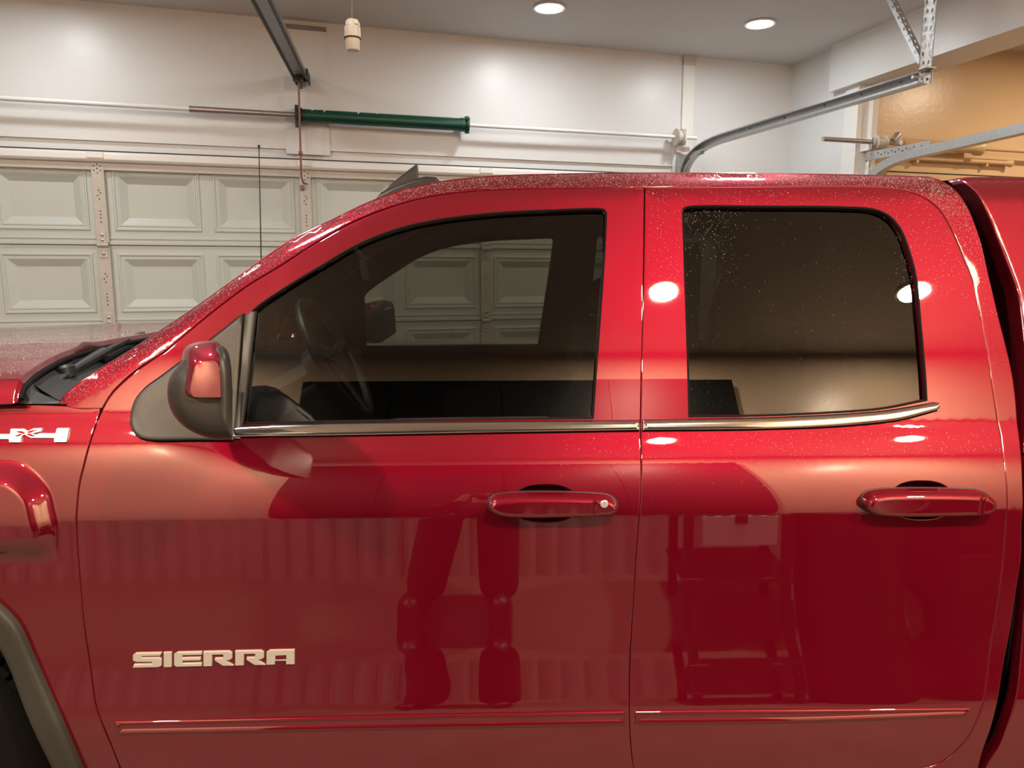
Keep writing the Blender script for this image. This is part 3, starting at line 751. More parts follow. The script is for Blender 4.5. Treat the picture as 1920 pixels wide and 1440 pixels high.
# --- front door
fd_left = [(240, 1466), (228, 1440), (205, 1382), (183, 1325), (171, 1243), (160, 1170), (153, 1097), (147.5, 1024), (147, 951), (151, 910), (160, 872), (175, 818), (193, 771), (210, 742), (232, 719), (265, 692), (311, 662)]
fd_top = [(311, 662), (402, 586), (465, 539), (526, 502), (601, 454), (673, 415), (782, 377), (892, 361), (1037, 356.5), (1206, 354.5)]
fd_right = [(1206, 354.5), (1204, 525), (1201.5, 650), (1198.5, 806), (1199.5, 915), (1196, 970), (1190, 1050), (1185, 1134), (1178.5, 1243), (1178, 1352), (1182, 1415), (1186, 1440), (1195, 1466)]
fd_bot = [(1195, 1466), (240, 1466)]
FD = loop(pxo(fd_left), pxo(fd_top, fcab), pxo(fd_right, fcab), pxo(fd_bot))
fw_open = loop(pxo([(441, 797), (455, 690), (464, 594)]), pxo([(464, 594), (478, 578), (525, 545), (600, 499), (673, 457), (746, 428.5), (819, 412), (928, 399), (1037, 393.5), (1122, 391), (1134, 393), (1138, 400)]), pxo([(1138, 400), (1136, 453), (1129, 562), (1119.5, 690), (1113, 786)]), pxo([(1113, 786), (800, 790), (441, 797)]))
def ell(cx, cy, rx, ry, pw=2.0, n=48):
    out = []
    for i in range(n):
        a = 2 * math.pi * i / n; c, s = math.cos(a), math.sin(a)
        out.append((cx + rx * abs(c) ** (2 / pw) * (1 if c > 0 else -1), cy + ry * abs(s) ** (2 / pw) * (1 if s > 0 else -1)))
    return np.array(px(out))
cup1 = ell(1022, 944, 63, 37, 2.4); cup2 = ell(1728, 938, 60, 38, 2.4)
door_f = panel('front_door', FD, [fw_open, cup1], fcab, PT, TK)
# --- rear door
rd_left = [(1199, 1466), (1190.5, 1440), (1187, 1415), (1183, 1352), (1184, 1243), (1190, 1134), (1195, 1050), (1201, 970), (1204.5, 915), (1203.5, 806), (1206, 650), (1209, 525), (1211.5, 354)]
rd_top = [(1211.5, 354), (1400, 352), (1621, 352.5), (1684, 357.5), (1727, 370), (1757, 392), (1775, 418), (1787, 441), (1807, 491), (1821, 525), (1836, 590), (1850, 662), (1861, 740), (1871.5, 803), (1879, 851), (1885.5, 907), (1886.5, 951), (1879.5, 1043), (1868.5, 1134), (1856, 1207), (1845, 1298), (1832, 1343), (1814, 1380), (1786, 1411), (1764, 1427), (1720, 1441), (1660, 1449)]
RD_ = loop(pxo(rd_left, fcab), pxo(rd_top, fcab), pxo([(1660, 1449), (1500, 1458), (1199, 1466)]))
rw_open = loop(pxo([(1291, 783), (1289, 700), (1284, 544), (1279, 400)]), pxo([(1279, 400), (1281, 391), (1289, 387.5), (1439, 386.5), (1585, 388), (1639, 392), (1669, 405), (1690, 430), (1705, 467), (1719, 520), (1727, 599), (1736, 701), (1739, 752)]), pxo([(1739, 752), (1657, 768), (1548, 776.5), (1402, 782), (1291, 783)]))
door_r = panel('rear_door', RD_, [rw_open, cup2], fcab, PT, TK)
# --- A pillar, roof rail and cab corner in one piece around the doors
cs_out = [(128, 759), (137, 745), (146, 733), (204, 690), (255, 657), (365, 580), (448, 521), (547, 452), (620, 416), (700, 378), (764, 356), (826, 343), (892, 335), (965, 330.5), (1074, 328), (1220, 326.5), (1475, 328), (1657, 331.5), (1740, 334)]
cs_rear = [(1740, 334), (1768, 342), (1789, 357), (1811, 386), (1832.5, 439), (1854, 525), (1871, 597), (1887, 660), (1898, 712), (1905, 781), (1913, 854), (1916, 915), (1914, 980), (1913, 1043), (1902, 1115), (1891, 1188), (1880, 1243), (1872, 1294), (1854, 1371), (1840, 1410), (1826, 1466)]
def shift(l, dx, dy): return [(a + dx, b + dy) for a, b in l]
cs_in_r = [(1665, 1466), (1724, 1446), (1768, 1432), (1790, 1416), (1818, 1384), (1836, 1346), (1849, 1300), (1860, 1209), (1872.5, 1135), (1883.5, 1043), (1890.5, 951), (1889.5, 905), (1883, 848), (1875.5, 800), (1865, 737), (1854, 660), (1840, 588), (1825, 522), (1811, 488), (1791, 437), (1779, 414), (1760, 388), (1729, 366), (1685, 353), (1621, 348), (1400, 347.5), (1208, 349.5)]
cs_in_t = [(1208, 349.5), (1037, 352), (892, 356), (782, 371.5), (671, 409), (598, 449), (523, 497), (462, 534), (399, 581), (308, 656.5), (262, 686), (228, 714), (206, 738), (190, 764)]
cs_bot = [(190, 764), (150, 764), (134, 763), (128, 759)]
f1 = lambda l: [on(a, b, lambda x, z: f0(x, z) + RC) for a, b in l]
CSD = loop(f1(cs_out), [f1(cs_out)[-1]] + pxo(cs_rear[1:], fcab), pxo(cs_in_r, fcab), pxo(cs_in_t, fcab), pxo(cs_bot))
CSD[:, 1] = np.minimum(CSD[:, 1], np.where(CSD[:, 0] < SILP[-1, 0], zroof(CSD[:, 0]) + 0.002, 9))
panel('cab_frame', CSD, [], fcab, M['paint_wet'], TK, xs=0.022, zrows=list(np.arange(0.4, 2.0, 0.011)), lip=0.004)
# --- sill below the doors
sill = loop(pxo([(236, 1471), (700, 1471), (1200, 1471), (1500, 1463), (1664, 1455), (1724, 1450), (1828, 1470)]), pxo([(1828, 1470), (1810, 1560), (1000, 1570), (260, 1570), (236, 1471)]))
panel('sill_panel', sill, [], f0, PT, TK, zrows=list(np.arange(0.2, 0.6, 0.03)))
# --- fender
FW = [(157, 1440), (124, 1362), (95, 1297), (66, 1232), (36, 1168), (0, 1130), (-60, 1085), (-140, 1058), (-250, 1050), (-360, 1058), (-440, 1085), (-500, 1130), (-536, 1168), (-566, 1232), (-595, 1297), (-624, 1362), (-657, 1440)]
fe_r = [(186, 767), (170, 816), (155, 870), (146, 909), (142, 951), (142.5, 1024), (148, 1098), (155, 1172), (166, 1245), (178, 1327), (200, 1385), (222, 1442), (232, 1466)]
FE = loop(pxo([(-720, 806), (-400, 785), (-100, 768), (0, 763), (70, 761), (122, 763)]), pxo([(122, 763), (150, 768), (186, 767)]), pxo(fe_r), pxo([(232, 1466), (168, 1466)]), pxo([(168, 1466)] + FW + [(-670, 1466)]), pxo([(-670, 1466), (-720, 1466)]), pxo([(-720, 1466), (-720, 806)]))
panel('front_fender', FE, [], ffen, PT, TK, eps=0.003, extra=np.array([(x + (0.002 if j % 2 else 0), z) for j, z in enumerate(np.arange(0.955, 1.25, 0.0042)) for x in np.arange(-1.30, -0.95, 0.0042)]), xs=0.014, zrows=list(np.arange(0.3, 1.5, 0.010)) + [1.075, 1.079, 1.083, 1.087, 1.091, 1.095])
# --- wheel-arch flare
FI = [(112, 1466), (106, 1440), (73, 1371), (47, 1309), (22, 1243), (0, 1203), (-60, 1145), (-140, 1118), (-250, 1110), (-360, 1118), (-440, 1145), (-500, 1203), (-522, 1243), (-547, 1309), (-573, 1371), (-606, 1440), (-612, 1466)]
FL = loop(pxo([(168, 1466)] + FW + [(-668, 1466)]), pxo([(-668, 1466), (-612, 1466)]), pxo(FI[::-1]), pxo([(112, 1466), (168, 1466)]))
pad('wheel_arch_flare', FL, ffen, [(0.02, -0.002), (-0.012, 0.0), (-0.020, 0.006), (-0.022, 0.014)], M['flare'], TK)
WC = on(-250, 1497); WCX = float(WC[0]); print('front wheel x', WCX, 'z at 1440', on(1500, 1440), 'belt', on(800, 797), 'crease', on(800, 965), 'roof', SILP[15])
ww = MB()
for i in range(25):
    a = math.pi * i / 24; ww.v += [Vector((WCX + 0.47 * math.cos(a), 0.035, 0.42 + 0.47 * math.sin(a))), Vector((WCX + 0.47 * math.cos(a), 0.42, 0.42 + 0.47 * math.sin(a)))]
for i in range(24): ww.f.append((2 * i, 2 * i + 1, 2 * i + 3, 2 * i + 2))
k = len(ww.v); ww.v += [Vector((WCX, 0.42, 0.42))]
for i in range(24): ww.f.append((2 * i + 1, 2 * i + 3, k))
ww.obj('wheel_well', M['rubber'], TK)
mf = np.array([(at_y(a, b, 0.05).x, at_y(a, b, 0.05).z) for a, b in [(71, 1368), (76, 1366), (90, 1395), (112, 1442), (118, 1475), (92, 1475), (80, 1430)]])
pad('mud_flap', mf, lambda x, z: 0 * x + 0.05, [(0.015, 0), (0, 0), (-0.004, 0.003)], M['flare'], TK)
# --- wheels
def wheel(x, far):
    y0 = 0.16; s = 1
    prof = [(0.235, -0.001), (0.235, -0.12), (0.25, -0.135), (0.32, -0.140), (0.365, -0.132), (0.388, -0.115), (0.396, -0.095), (0.40, -0.06), (0.40, 0.06), (0.396, 0.095), (0.388, 0.115), (0.365, 0.132), (0.32, 0.140), (0.25, 0.135), (0.235, 0.12), (0.235, 0.001)]
    c = Vector((x, (WID - y0) if far else y0, 0.415)); ax = Vector((0, 1, 0))
    w = MB().lathe(prof, c, ax, 56).obj('wheel', M['rubber'], TK)
    lg = MB()
    for i in range(64):
        a = 2 * math.pi * i / 64
        rad = Vector((math.cos(a), 0, math.sin(a))); tn = Vector((-math.sin(a), 0, math.cos(a)))
        for dy, r in ((-0.085, 0.402), (-0.03, 0.405), (0.03, 0.405), (0.085, 0.402)):
            lg.box(c + rad * r + ax * dy + tn * (0.004 if dy > 0 else -0.004), tn * 0.0135, ax * 0.021, rad * 0.010)
    lo_ = lg.obj('tread_blocks', M['rubber'], w, smooth=False); lo_['kind'] = 'stuff'
    sd = 1 if far else -1
    rm = MB().lathe([(0.236, -0.02), (0.240, 0.10), (0.228, 0.112), (0.215, 0.10), (0.205, 0.04), (0.06, 0.03), (0.05, 0.07), (0.0, 0.075)], c, (0, sd, 0), 40)
    rm.obj('rim', M['black'], w)
    sp = MB()
    for i in range(6):
        a = 2 * math.pi * i / 6; rad = Vector((math.cos(a), 0, math.sin(a))); tn = Vector((-math.sin(a), 0, math.cos(a)))
        sp.box(c + rad * 0.135 + Vector((0, sd * 0.075, 0)), tn * 0.028, ax * 0.018, rad * 0.085)
    sp.obj('spokes', M['galv'], w, bevel=0.008)
    return w
wheel(WCX, False); wheel(WCX, True); wheel(WCX + 3.65, False); wheel(WCX + 3.65, True)
# --- bed and topper
bd_edge = [(1838, 1466), (1858, 1428), (1876, 1400), (1894, 1352), (1909, 1298), (1918, 1207), (1925, 1100), (1927, 1000), (1926, 900), (1924, 860)]
x_end = on(2900, 900)[0]
bedL = loop(pxo(bd_edge), [on(1924, 860), (x_end, on(1924, 860)[1])], [(x_end, on(1924, 860)[1]), (x_end, on(1838, 1466)[1])], [(x_end, on(1838, 1466)[1]), on(1838, 1466)], sp=0.02)
WR = WCX + 3.65
cut = np.array([(WR + 0.5 * math.cos(a), 0.41 + 0.5 * math.sin(a)) for a in np.linspace(math.pi, 0, 40)])
zb_bot = on(1838, 1466)[1]
cut = cut[cut[:, 1] > zb_bot]
bl = list(loop(pxo(bd_edge), [on(1924, 860), (x_end, on(1924, 860)[1])], [(x_end, on(1924, 860)[1]), (x_end, zb_bot)], sp=0.02))
bl += [np.array((x_end, zb_bot)), *[c for c in cut[::-1]]] if True else []
q = [bl[0]]
for p in bl[1:]:
    if np.linalg.norm(p - q[-1]) > 0.002: q.append(p)
bedL = np.array(q)
tp_edge = [(1924, 848), (1930, 800), (1932, 740), (1929, 660), (1922, 590), (1916, 551), (1887, 471), (1876, 443), (1863, 409), (1851, 384), (1841, 364), (1826, 348), (1806, 338)]
zt_ = on(1806, 338, lambda x, z: f0(x, z) + 0.06)[1]; print('topper top', zt_)
def ftop(x, z):
    s = np.clip(zt_ + 0.004 - z, 0.0005, 0.07); return f0(x, z) + 0.07 - np.sqrt(np.maximum(0.07 ** 2 - (0.07 - s) ** 2, 0))
tpx = list(spline(pxo(tp_edge, ftop), 0.014)); tpx[-1][1] = zt_
tpL = np.array(tpx + [np.array((x_end, zt_)), np.array((x_end, tpx[0][1]))])
tpL = loop(tpx, [tpx[-1], (x_end, zt_)], [(x_end, zt_), (x_end, tpx[0][1])], [(x_end, tpx[0][1]), tpx[0]], sp=0.02)
for far in (False, True):
    panel('bed_side', bedL, [], f0, PT, TK, far=far, xs=0.06)
    panel('topper_side', tpL, [], ftop, M['paint_wet'], TK, far=far, xs=0.03, zrows=list(np.arange(1.2, 2.0, 0.012)), lip=0.008, flange=0.05)
def side_y(x, z): return float(f0(x, z))
xb0 = float(on(1926, 900)[0]); zbr = float(on(1924, 860)[1])
MB().bbox((xb0 + 0.01, 0.03, 0.45), (xb0 + 0.05, WID - 0.03, zbr)).obj('bed_front', M['black'], TK, smooth=False)
tb_ = MB()
zs_l = list(np.linspace(tpx[0][1], zt_, 26)); TP = np.array(tpx)
xz = lambda z: float(np.interp(z, TP[:, 1], TP[:, 0]))
for z in zs_l:
    y = float(ftop(0.0, z)) + 0.012; x = xz(z) + 0.012
    for s in np.linspace(0, 1, 12): tb_.v.append(Vector((x - 0.03 * (1 - (2 * s - 1) ** 2), y + (WID - 2 * y) * s, z + (0.03 * (1 - (2 * s - 1) ** 2) if z == zs_l[-1] else 0))))
for i in range(25):
    for j in range(11): a = i * 12 + j; tb_.f.append((a, a + 1, a + 13, a + 12))
tb_.obj('topper_front', PT, TK)
xt0 = xz(zt_)
MB().grid(lambda s, t: (xt0 - 0.03 * (1 - (2 * t - 1) ** 2) * (1 - s) + (x_end - xt0) * s, (float(ftop(0, zt_))) * (1 - t) + (WID - float(ftop(0, zt_))) * t, zt_ + 0.03 * (1 - (2 * t - 1) ** 2)), 20, 16).obj('topper_roof', M['paint_wet'], TK)
MB().bbox((x_end - 0.03, 0.12, 0.5), (x_end, WID - 0.12, zt_)).obj('tailgate', PT, TK, smooth=False)
MB().bbox((xb0 + 0.05, 0.12, 0.62), (x_end - .03, WID - 0.12, 0.66)).obj('bed_floor', M['black'], TK, smooth=False)
# --- roof and windshield
_bc = at_y(340, 648, 1.015)
xr0, xr1 = SILP[10, 0], float(on(1768, 342)[0])
def roof_z(x): return float(zroof(min(x, SILP[-1, 0])))
def roofP(s, t):
    bow = 1 - (2 * t - 1) ** 2
    x = (xr0 + (_bc.x - SILP[0, 0]) * 0.7 * bow - 0.008) * (1 - s) + (xr1 + 0.02 * bow) * s
    z = roof_z(max(x, xr0)) - (0.012 if s > 0.98 else 0); y = float(f0(0, z)) + RC
    return (x, y + (WID - 2 * y) * t, z + 0.035 * bow ** 0.8)
MB().grid(roofP, 40, 22).obj('roof', M['paint_wet'], TK)
edge = list(SILP[:11])
ed = spline(edge, 0.03); ne_ = len(ed)
def ws(s, t):
    p = ed[min(int(round(s * (ne_ - 1))), ne_ - 1)]; y = float(f0(0, p[1])) + RC * 0.9; bow = 1 - (2 * t - 1) ** 2
    return (p[0] + (_bc.x - ed[0][0]) * bow * (1 - 0.3 * s), y + (WID - 2 * y) * t, p[1] + ((_bc.z - ed[0][1]) * (1 - s) * bow + 0.035 * s * bow ** 0.8))
MB().grid(ws, ne_, 24).obj('windshield', M['glass_w'], TK)
# --- cab rear wall, floor, headliner
xc1 = float(on(1880, 1000)[0])
def zback(x): return 0
bkm = MB()
zz = np.linspace(0.45, 1.86, 20); RP = np.array([on(a, b) for a, b in cs_rear]); RP = RP[np.argsort(RP[:, 1])]
for z in zz:
    x = float(np.interp(z, RP[:, 1], RP[:, 0])) - 0.02; y = float(f0(0, z)) + 0.02
    bkm.v += [Vector((x, y, z)), Vector((x, WID - y, z))]
for i in range(19): bkm.f.append((2 * i, 2 * i + 1, 2 * i + 3, 2 * i + 2))
bkm.obj('cab_rear_wall', M['interior'], TK)
MB().bbox((-1.0, 0.06, 0.42), (xc1 - 0.05, WID - 0.06, 0.47)).obj('cab_floor', M['interior'], TK, smooth=False)
def linP(s, t):
    x = (xr0 + 0.06) * (1 - s) + (xr1 - 0.03) * s; z = roof_z(x) - 0.035; y = float(f0(0, z)) + 0.05
    return (x, y + (WID - 2 * y) * t, z + 0.02 * (1 - (2 * t - 1) ** 2))
MB().grid(linP, 14, 8).obj('headliner', M['liner'], TK)
# --- far side of the cab
dff = panel('front_door', FD, [fw_open], fcab, PT, TK, far=True, xs=0.06)
dff['label'] = 'far side front door'
drf = panel('rear_door', RD_, [rw_open], fcab, PT, TK, far=True, xs=0.06)
drf['label'] = 'far side rear door'
panel('cab_frame', CSD, [], fcab, M['paint_wet'], TK, far=True, xs=0.04)['label'] = 'far side cab frame'
panel('front_fender', FE, [], ffen, PT, TK, far=True, xs=0.05)['label'] = 'far side front fender'
panel('sill_panel', sill, [], f0, PT, TK, far=True)['label'] = 'far side sill panel'
# --- inner linings, glass and seals on both sides
def grow(L, d): return offset(L, d)
for far, df, dr2 in ((False, door_f, door_r), (True, dff, drf)):
    for (D, opn, par, gm) in ((FD, fw_open, df, M['glass_f']), (RD_, rw_open, dr2, M['glass_r'])):
        panel('door_lining', grow(D, 0.012), [grow(opn, 0.004)], lambda x, z: np.minimum(fcab(x, z), f0(x, z) + 0.02), M['interior'], par, off=0.045, flange=0, far=far, xs=0.06)
        panel('window_glass', grow(opn, 0.010), [], fglass, gm, par, off=0.014, flange=0, far=far, xs=0.10, zrows=list(np.arange(1.2, 2, 0.08)))
        edge_tube('window_seal', grow(opn, -0.001), f0, 0.003, 0.0038, M['rubber'], par, far=far)
# division bar ahead of the front glass, and the sail plate with its mirror
bar = np.array(px([(437, 822), (452, 690), (459, 594), (470, 584), (480, 584), (468, 690), (455, 797), (453, 797), (452, 822)]))
pad('division_bar', bar, f0, [(0.01, 0), (-0.004, 0), (-0.007, 0.003)], M['mirplas'], door_f)
sail = loop(px([(440, 823), (360, 823), (285, 823), (262, 817), (250, 800), (249, 778), (256, 752), (275, 728), (305, 706), (340, 680), (390, 643), (457, 590)]), px([(457, 590), (449, 700), (440, 823)]))
pad('sail_seal', offset(sail, 0.004), f0, [(0.006, 0), (-0.003, 0), (-0.004, 0.002)], M['rubber'], door_f)
pad('sail_plate', sail, f0, [(0.0, 0), (-0.010, 0.0), (-0.014, 0.004), (-0.015, 0.008)], M['greyplas'], door_f)
def mirror(far, par):
    hb = [(436, 822), (405, 824), (372, 815), (345, 800), (325, 778), (315, 752), (314, 725), (320, 704), (336, 684), (348, 664), (360, 654), (382, 649), (412, 646), (425, 654), (432, 676), (435, 710)]
    cen = np.array((392.0, 735.0))
    def layers(out, cen, prof, tilt=0.0):
        vs = []; n = 0
        for y, sx in prof:
            Q = [cen + (np.array(p) - cen) * sx for p in out]
            P = spline([at_y(a, b, y + (tilt * (b - 749) if y < -0.18 else 0)) for a, b in Q + Q[:1]], 0.012)
            L0 = np.concatenate([[0], np.cumsum(np.linalg.norm(np.diff(P, axis=0), axis=1))]); s = np.linspace(0, L0[-1], 49)[:-1]
            vs.append([Vector([float(np.interp(t, L0, P[:, k])) for k in range(3)]) for t in s])
        b = MB(); m = 48
        for r in vs: b.v += r
        for i in range(len(vs) - 1):
            for j in range(m): q = i * m + j; b.f.append((q, q + (j + 1) % m - j, q + m + (j + 1) % m - j, q + m))
        b.f.append(tuple(range((len(vs) - 1) * m, len(vs) * m))); b.f.append(tuple(range(m))[::-1])
        if far: b.v = [Vector((v.x, WID - v.y, v.z)) for v in b.v]
        return b
    h = layers(hb, cen, [(0.05, 0.45), (0.0, 0.62), (-0.05, 0.93), (-0.08, 1.0), (-0.19, 1.0), (-0.21, 0.985), (-0.226, 0.95), (-0.238, 0.89), (-0.246, 0.80), (-0.251, 0.66), (-0.253, 0.4)], -0.00020).obj('mirror_housing', M['mirplas'], par, angle=70)
    cp = [(420, 749), (392, 749), (350, 749), (337, 746), (331, 735), (332, 715), (337, 690), (346, 656), (357, 647), (380, 642), (409, 643), (416, 665), (419, 700)]
    c = layers(cp, np.array((402.0, 738.0)), [(-0.03, 0.9), (-0.06, 1.0), (-0.17, 1.02), (-0.20, 1.0), (-0.225, 0.93), (-0.246, 0.82), (-0.262, 0.70), (-0.265, 0.64)], -0.00020)
    c.obj('mirror_cap', M['paint'], par, angle=25)['label'] = 'red painted mirror cap'
    g = MB(); gx = []
    for y in (-0.20, -0.10):
        for b_ in (672, 800): p = at_y(431, b_, y) + Vector((0.002, 0, 0)); gx.append(p)
    if far: gx = [Vector((p.x, WID - p.y, p.z)) for p in gx]
    nrm = (gx[2] - gx[0]).cross(gx[1] - gx[0]).normalized(); nrm = nrm if nrm.x > 0 else -nrm
    cg = sum(gx, Vector()) / 4; a = (gx[2] - gx[0]) / 2; b2 = (gx[1] - gx[0]) / 2
    ring = []
    for i in range(32):
        w = 2 * math.pi * i / 32; cc, ss = math.cos(w), math.sin(w)
        ring.append(cg + a * (abs(cc) ** .5 * (1 if cc > 0 else -1)) + b2 * (abs(ss) ** .5 * (1 if ss > 0 else -1)))
    MB().add(ring + [v - nrm * 0.012 for v in ring], [tuple(range(32)), tuple(range(32, 64))[::-1]] + [(i, (i + 1) % 32, 32 + (i + 1) % 32, 32 + i) for i in range(32)]).obj('mirror_glass', M['mirror'], par, smooth=False)
mirror(False, door_f); mirror(True, dff)
# --- chrome belt trim
for par, L in ((door_f, loop(px([(437, 799), (600, 793), (900, 789.5), (1198.5, 787)]), px([(1198.5, 787), (1198.5, 806)]), px([(1198.5, 806), (900, 811), (600, 816.5), (437, 819)]), px([(437, 819), (437, 799)]))),
               (door_r, loop(px([(1204, 786.5), (1291, 785), (1402, 783), (1548, 777), (1657, 769), (1720, 759), (1750, 753.5)]), px([(1750, 753.5), (1759, 755), (1760, 763), (1752, 769)]), px([(1752, 769), (1700, 783), (1676, 788), (1585, 797), (1439, 803.5), (1204, 806)]), px([(1204, 806), (1204, 786.5)])))):
    pad('belt_trim', L, f0, [(0.008, 0), (-0.004, 0), (-0.0085, 0.0015), (-0.0115, 0.0045), (-0.0125, 0.008), (-0.0127, 0.0095)], M['chrome'], par, angle=60)
bs = [on(437, 821, f0), on(800, 815, f0), on(1198, 808.5, f0)]
for par, l in ((door_f, [(437, 821), (800, 815), (1198, 809)]), (door_r, [(1204, 809), (1439, 806), (1585, 800), (1680, 790), (1757, 770)])):
    L = spline(px(l), 0.02); edge_tube('trim_seal', L, f0, 0.002, 0.0035, M['rubber'], par, closed=False)
# --- side mouldings
for par, L in ((door_f, loop(px([(218, 1351), (700, 1341), (1171, 1332)]), px([(1171, 1332), (1172, 1357)]), px([(1172, 1357), (700, 1366), (221, 1375)]), px([(221, 1375), (218, 1351)]))),
               (door_r, loop(px([(1190, 1332), (1500, 1329), (1817, 1326)]), px([(1817, 1326), (1812, 1341)]), px([(1812, 1341), (1500, 1352), (1191, 1356)]), px([(1191, 1356), (1190, 1332)])))):
    pad('side_moulding', L, f0, [(0.003, 0), (-0.0025, 0), (-0.0050, 0.0020), (-0.0052, 0.005), (-0.0015, 0.0105)], PT, par, angle=50)
# --- door handles with their finger cups
def handle(par, C, bar_px, split, key):
    c = C.mean(0); n = len(C); b = MB()
    for k, (s, d) in enumerate([(1.0, 0.001), (0.97, 0.012), (0.88, 0.022), (0.70, 0.029), (0.4, 0.032)]):
        Q = c + (C - c) * s; y = f0(Q[:, 0], C[:, 1] * s + c[1] * (1 - s)); y0 = f0(C[:, 0], C[:, 1])
        for q, yy in zip(Q, y0 if k == 0 else y): b.v.append(Vector((q[0], yy + d, q[1])))
    for r in range(4):
        for i in range(n): j = (i + 1) % n; b.f.append((r * n + i, r * n + j, (r + 1) * n + j, (r + 1) * n + i))
    b.f.append(tuple(4 * n + i for i in range(n)))
    b.obj('finger_cup', PT, par, angle=60)
    x0, x1, yt, yb = bar_px
    body = loop(px([(x0 + 12, yt + 5), (x0 + 40, yt + 1), (split - 60, yt), (split + 5, yt + 2)]), px([(split + 5, yt + 2), (split + 5, yb - 1)]), px([(split + 5, yb - 1), (x0 + 60, yb + 1), (x0 + 20, yb - 3), (x0 + 4, yb - 12), (x0, yb - 20), (x0 + 3, yt + 12), (x0 + 12, yt + 5)]), sp=0.006)
    fl = lambda x, z: f0(x, 0 * z + c[1]) + 0 * x
    ly = [(0.004, -0.003), (-0.006, 0), (-0.022, 0.0005), (-0.030, 0.003), (-0.034, 0.009), (-0.0345, 0.0125)]
    pad('handle_gasket', offset(body, 0.004), f0, [(0.006, 0), (-0.0035, 0), (-0.004, 0.001)], M['black'], par)
    pad('door_handle', body, fl, ly, M['paint'], par, angle=50)
    endp = loop(px([(split - 4, yt + 2), (x1 - 18, yt + 5), (x1 - 5, yt + 13), (x1, yt + 22), (x1 - 3, yb - 10), (x1 - 14, yb - 4), (split - 4, yb - 1)]), px([(split - 4, yb - 1), (split - 4, yt + 2)]), sp=0.006)
    pad('handle_gasket', offset(endp, 0.004), f0, [(0.006, 0), (-0.0035, 0), (-0.004, 0.001)], M['black'], par)
    pad('handle_cap', endp, fl, ly, PT, par, angle=50)
    if key:
        p = on(*key, fl, -0.0345); MB().lathe([(0.0088, 0), (0.0088, 0.002), (0.0075, 0.003)], (p[0], float(fl(p[0], np.array(p[1]))) - 0.034, p[1]), (0, -1, 0), 20).obj('key_cylinder', M['badge'], par)
handle(door_f, cup1, (916, 1156, 924, 965), 1111, (1133, 945))
handle(door_r, cup2, (1614, 1855, 917, 963), 1822, None)
# --- badges
GL = {'S': [(.1, 1), (1, 1), (.96, .78), (.32, .78), (.32, .68), (.92, .66), (1, .56), (1, .10), (.90, 0), (0, 0), (.04, .24), (.68, .24), (.68, .37), (.10, .40), (0, .50), (0, .88)],
      'I': [(0, 1), (1, 1), (1, 0), (0, 0)],
      'E': [(.12, 1), (1, 1), (1, .78), (.30, .78), (.30, .61), (.96, .61), (.96, .40), (.30, .40), (.30, .23), (1, .23), (1, 0), (.10, 0), (0, .12), (0, .88)],
      'R': [(0, 0), (0, 1), (.90, 1), (1, .88), (1, .48), (.90, .38), (.76, .36), (1.06, 0), (.68, 0), (.40, .36), (.40, .54), (.70, .54), (.70, .77), (.30, .77), (.30, 0)],
      'A': [(0, 0), (0, .86), (.12, 1), (1, 1), (1, 0), (.70, 0), (.70, .24), (.30, .24), (.30, 0)]}
BG = bpy.data.objects.new('name_badge', None); COL.objects.link(BG); BG['label'] = 'chrome lettering on the front door'; setpar(BG, TK)
bx = [('S', 250.5, 304), ('I', 308, 323), ('E', 327.5, 379.5), ('R', 382.5, 436), ('R', 442, 495.5), ('A', 500.5, 553)]
def letter(name, pts, par):
    L = np.array(px(pts)); pad(name, L, f0, [(0.002, 0), (-0.0035, 0), (-0.005, 0.0011)], M['badge'], par, angle=20)
for ch, x0, x1 in bx:
    pts = []
    for a, b in GL[ch]:
        X = x0 + (x1 - x0) * a; bot = 1250.5 - (X - 250) * 0.0225; top = 1223 - (X - 250) * 0.022
        pts.append((X, bot + (top - bot) * b))
    letter('letter', pts, BG)
AH = np.array(px([(517.5, 1234.5), (517.5, 1227), (538, 1226), (538, 1233.5)]))
pad('letter_counter', AH, f0, [(-0.003, 0), (-0.0053, 0)], PT, BG, angle=20)
B4 = bpy.data.objects.new('drive_badge', None); COL.objects.link(B4); B4['label'] = 'chrome fender emblem'; setpar(B4, TK)
letter('letter', [(-52, 823), (19, 823), (19.5, 829), (40.5, 829), (42, 823), (44, 803), (22.5, 803), (21.5, 813), (-25, 813), (-4, 790), (-30, 790), (-52, 815)], B4)
letter('letter', [(30, 803), (45, 803), (53, 808), (64, 802.5), (81, 802), (80, 808), (62.5, 812), (74, 817), (60, 820.5), (47.5, 814.5), (41, 819), (26, 821), (38, 812)], B4)
letter('letter', [(60, 820.5), (104, 821), (103.5, 828.5), (126, 828.5), (128, 822), (132, 802), (109, 802), (106, 812), (76, 811.5), (68, 815)], B4)
for l in ([(31, 807.5), (43, 807), (51, 811), (47, 812.5), (40, 811)], [(52, 810), (60, 806), (75, 804.5), (58, 811)], [(50, 813), (58, 811.5), (70, 817), (62, 817.5)], [(29, 817), (40, 812.5), (46, 813), (38, 817)]):
    pad('emblem_inlay', np.array(px(l)), f0, [(-0.003, 0), (-0.0056, 0)], PT, B4, angle=20)
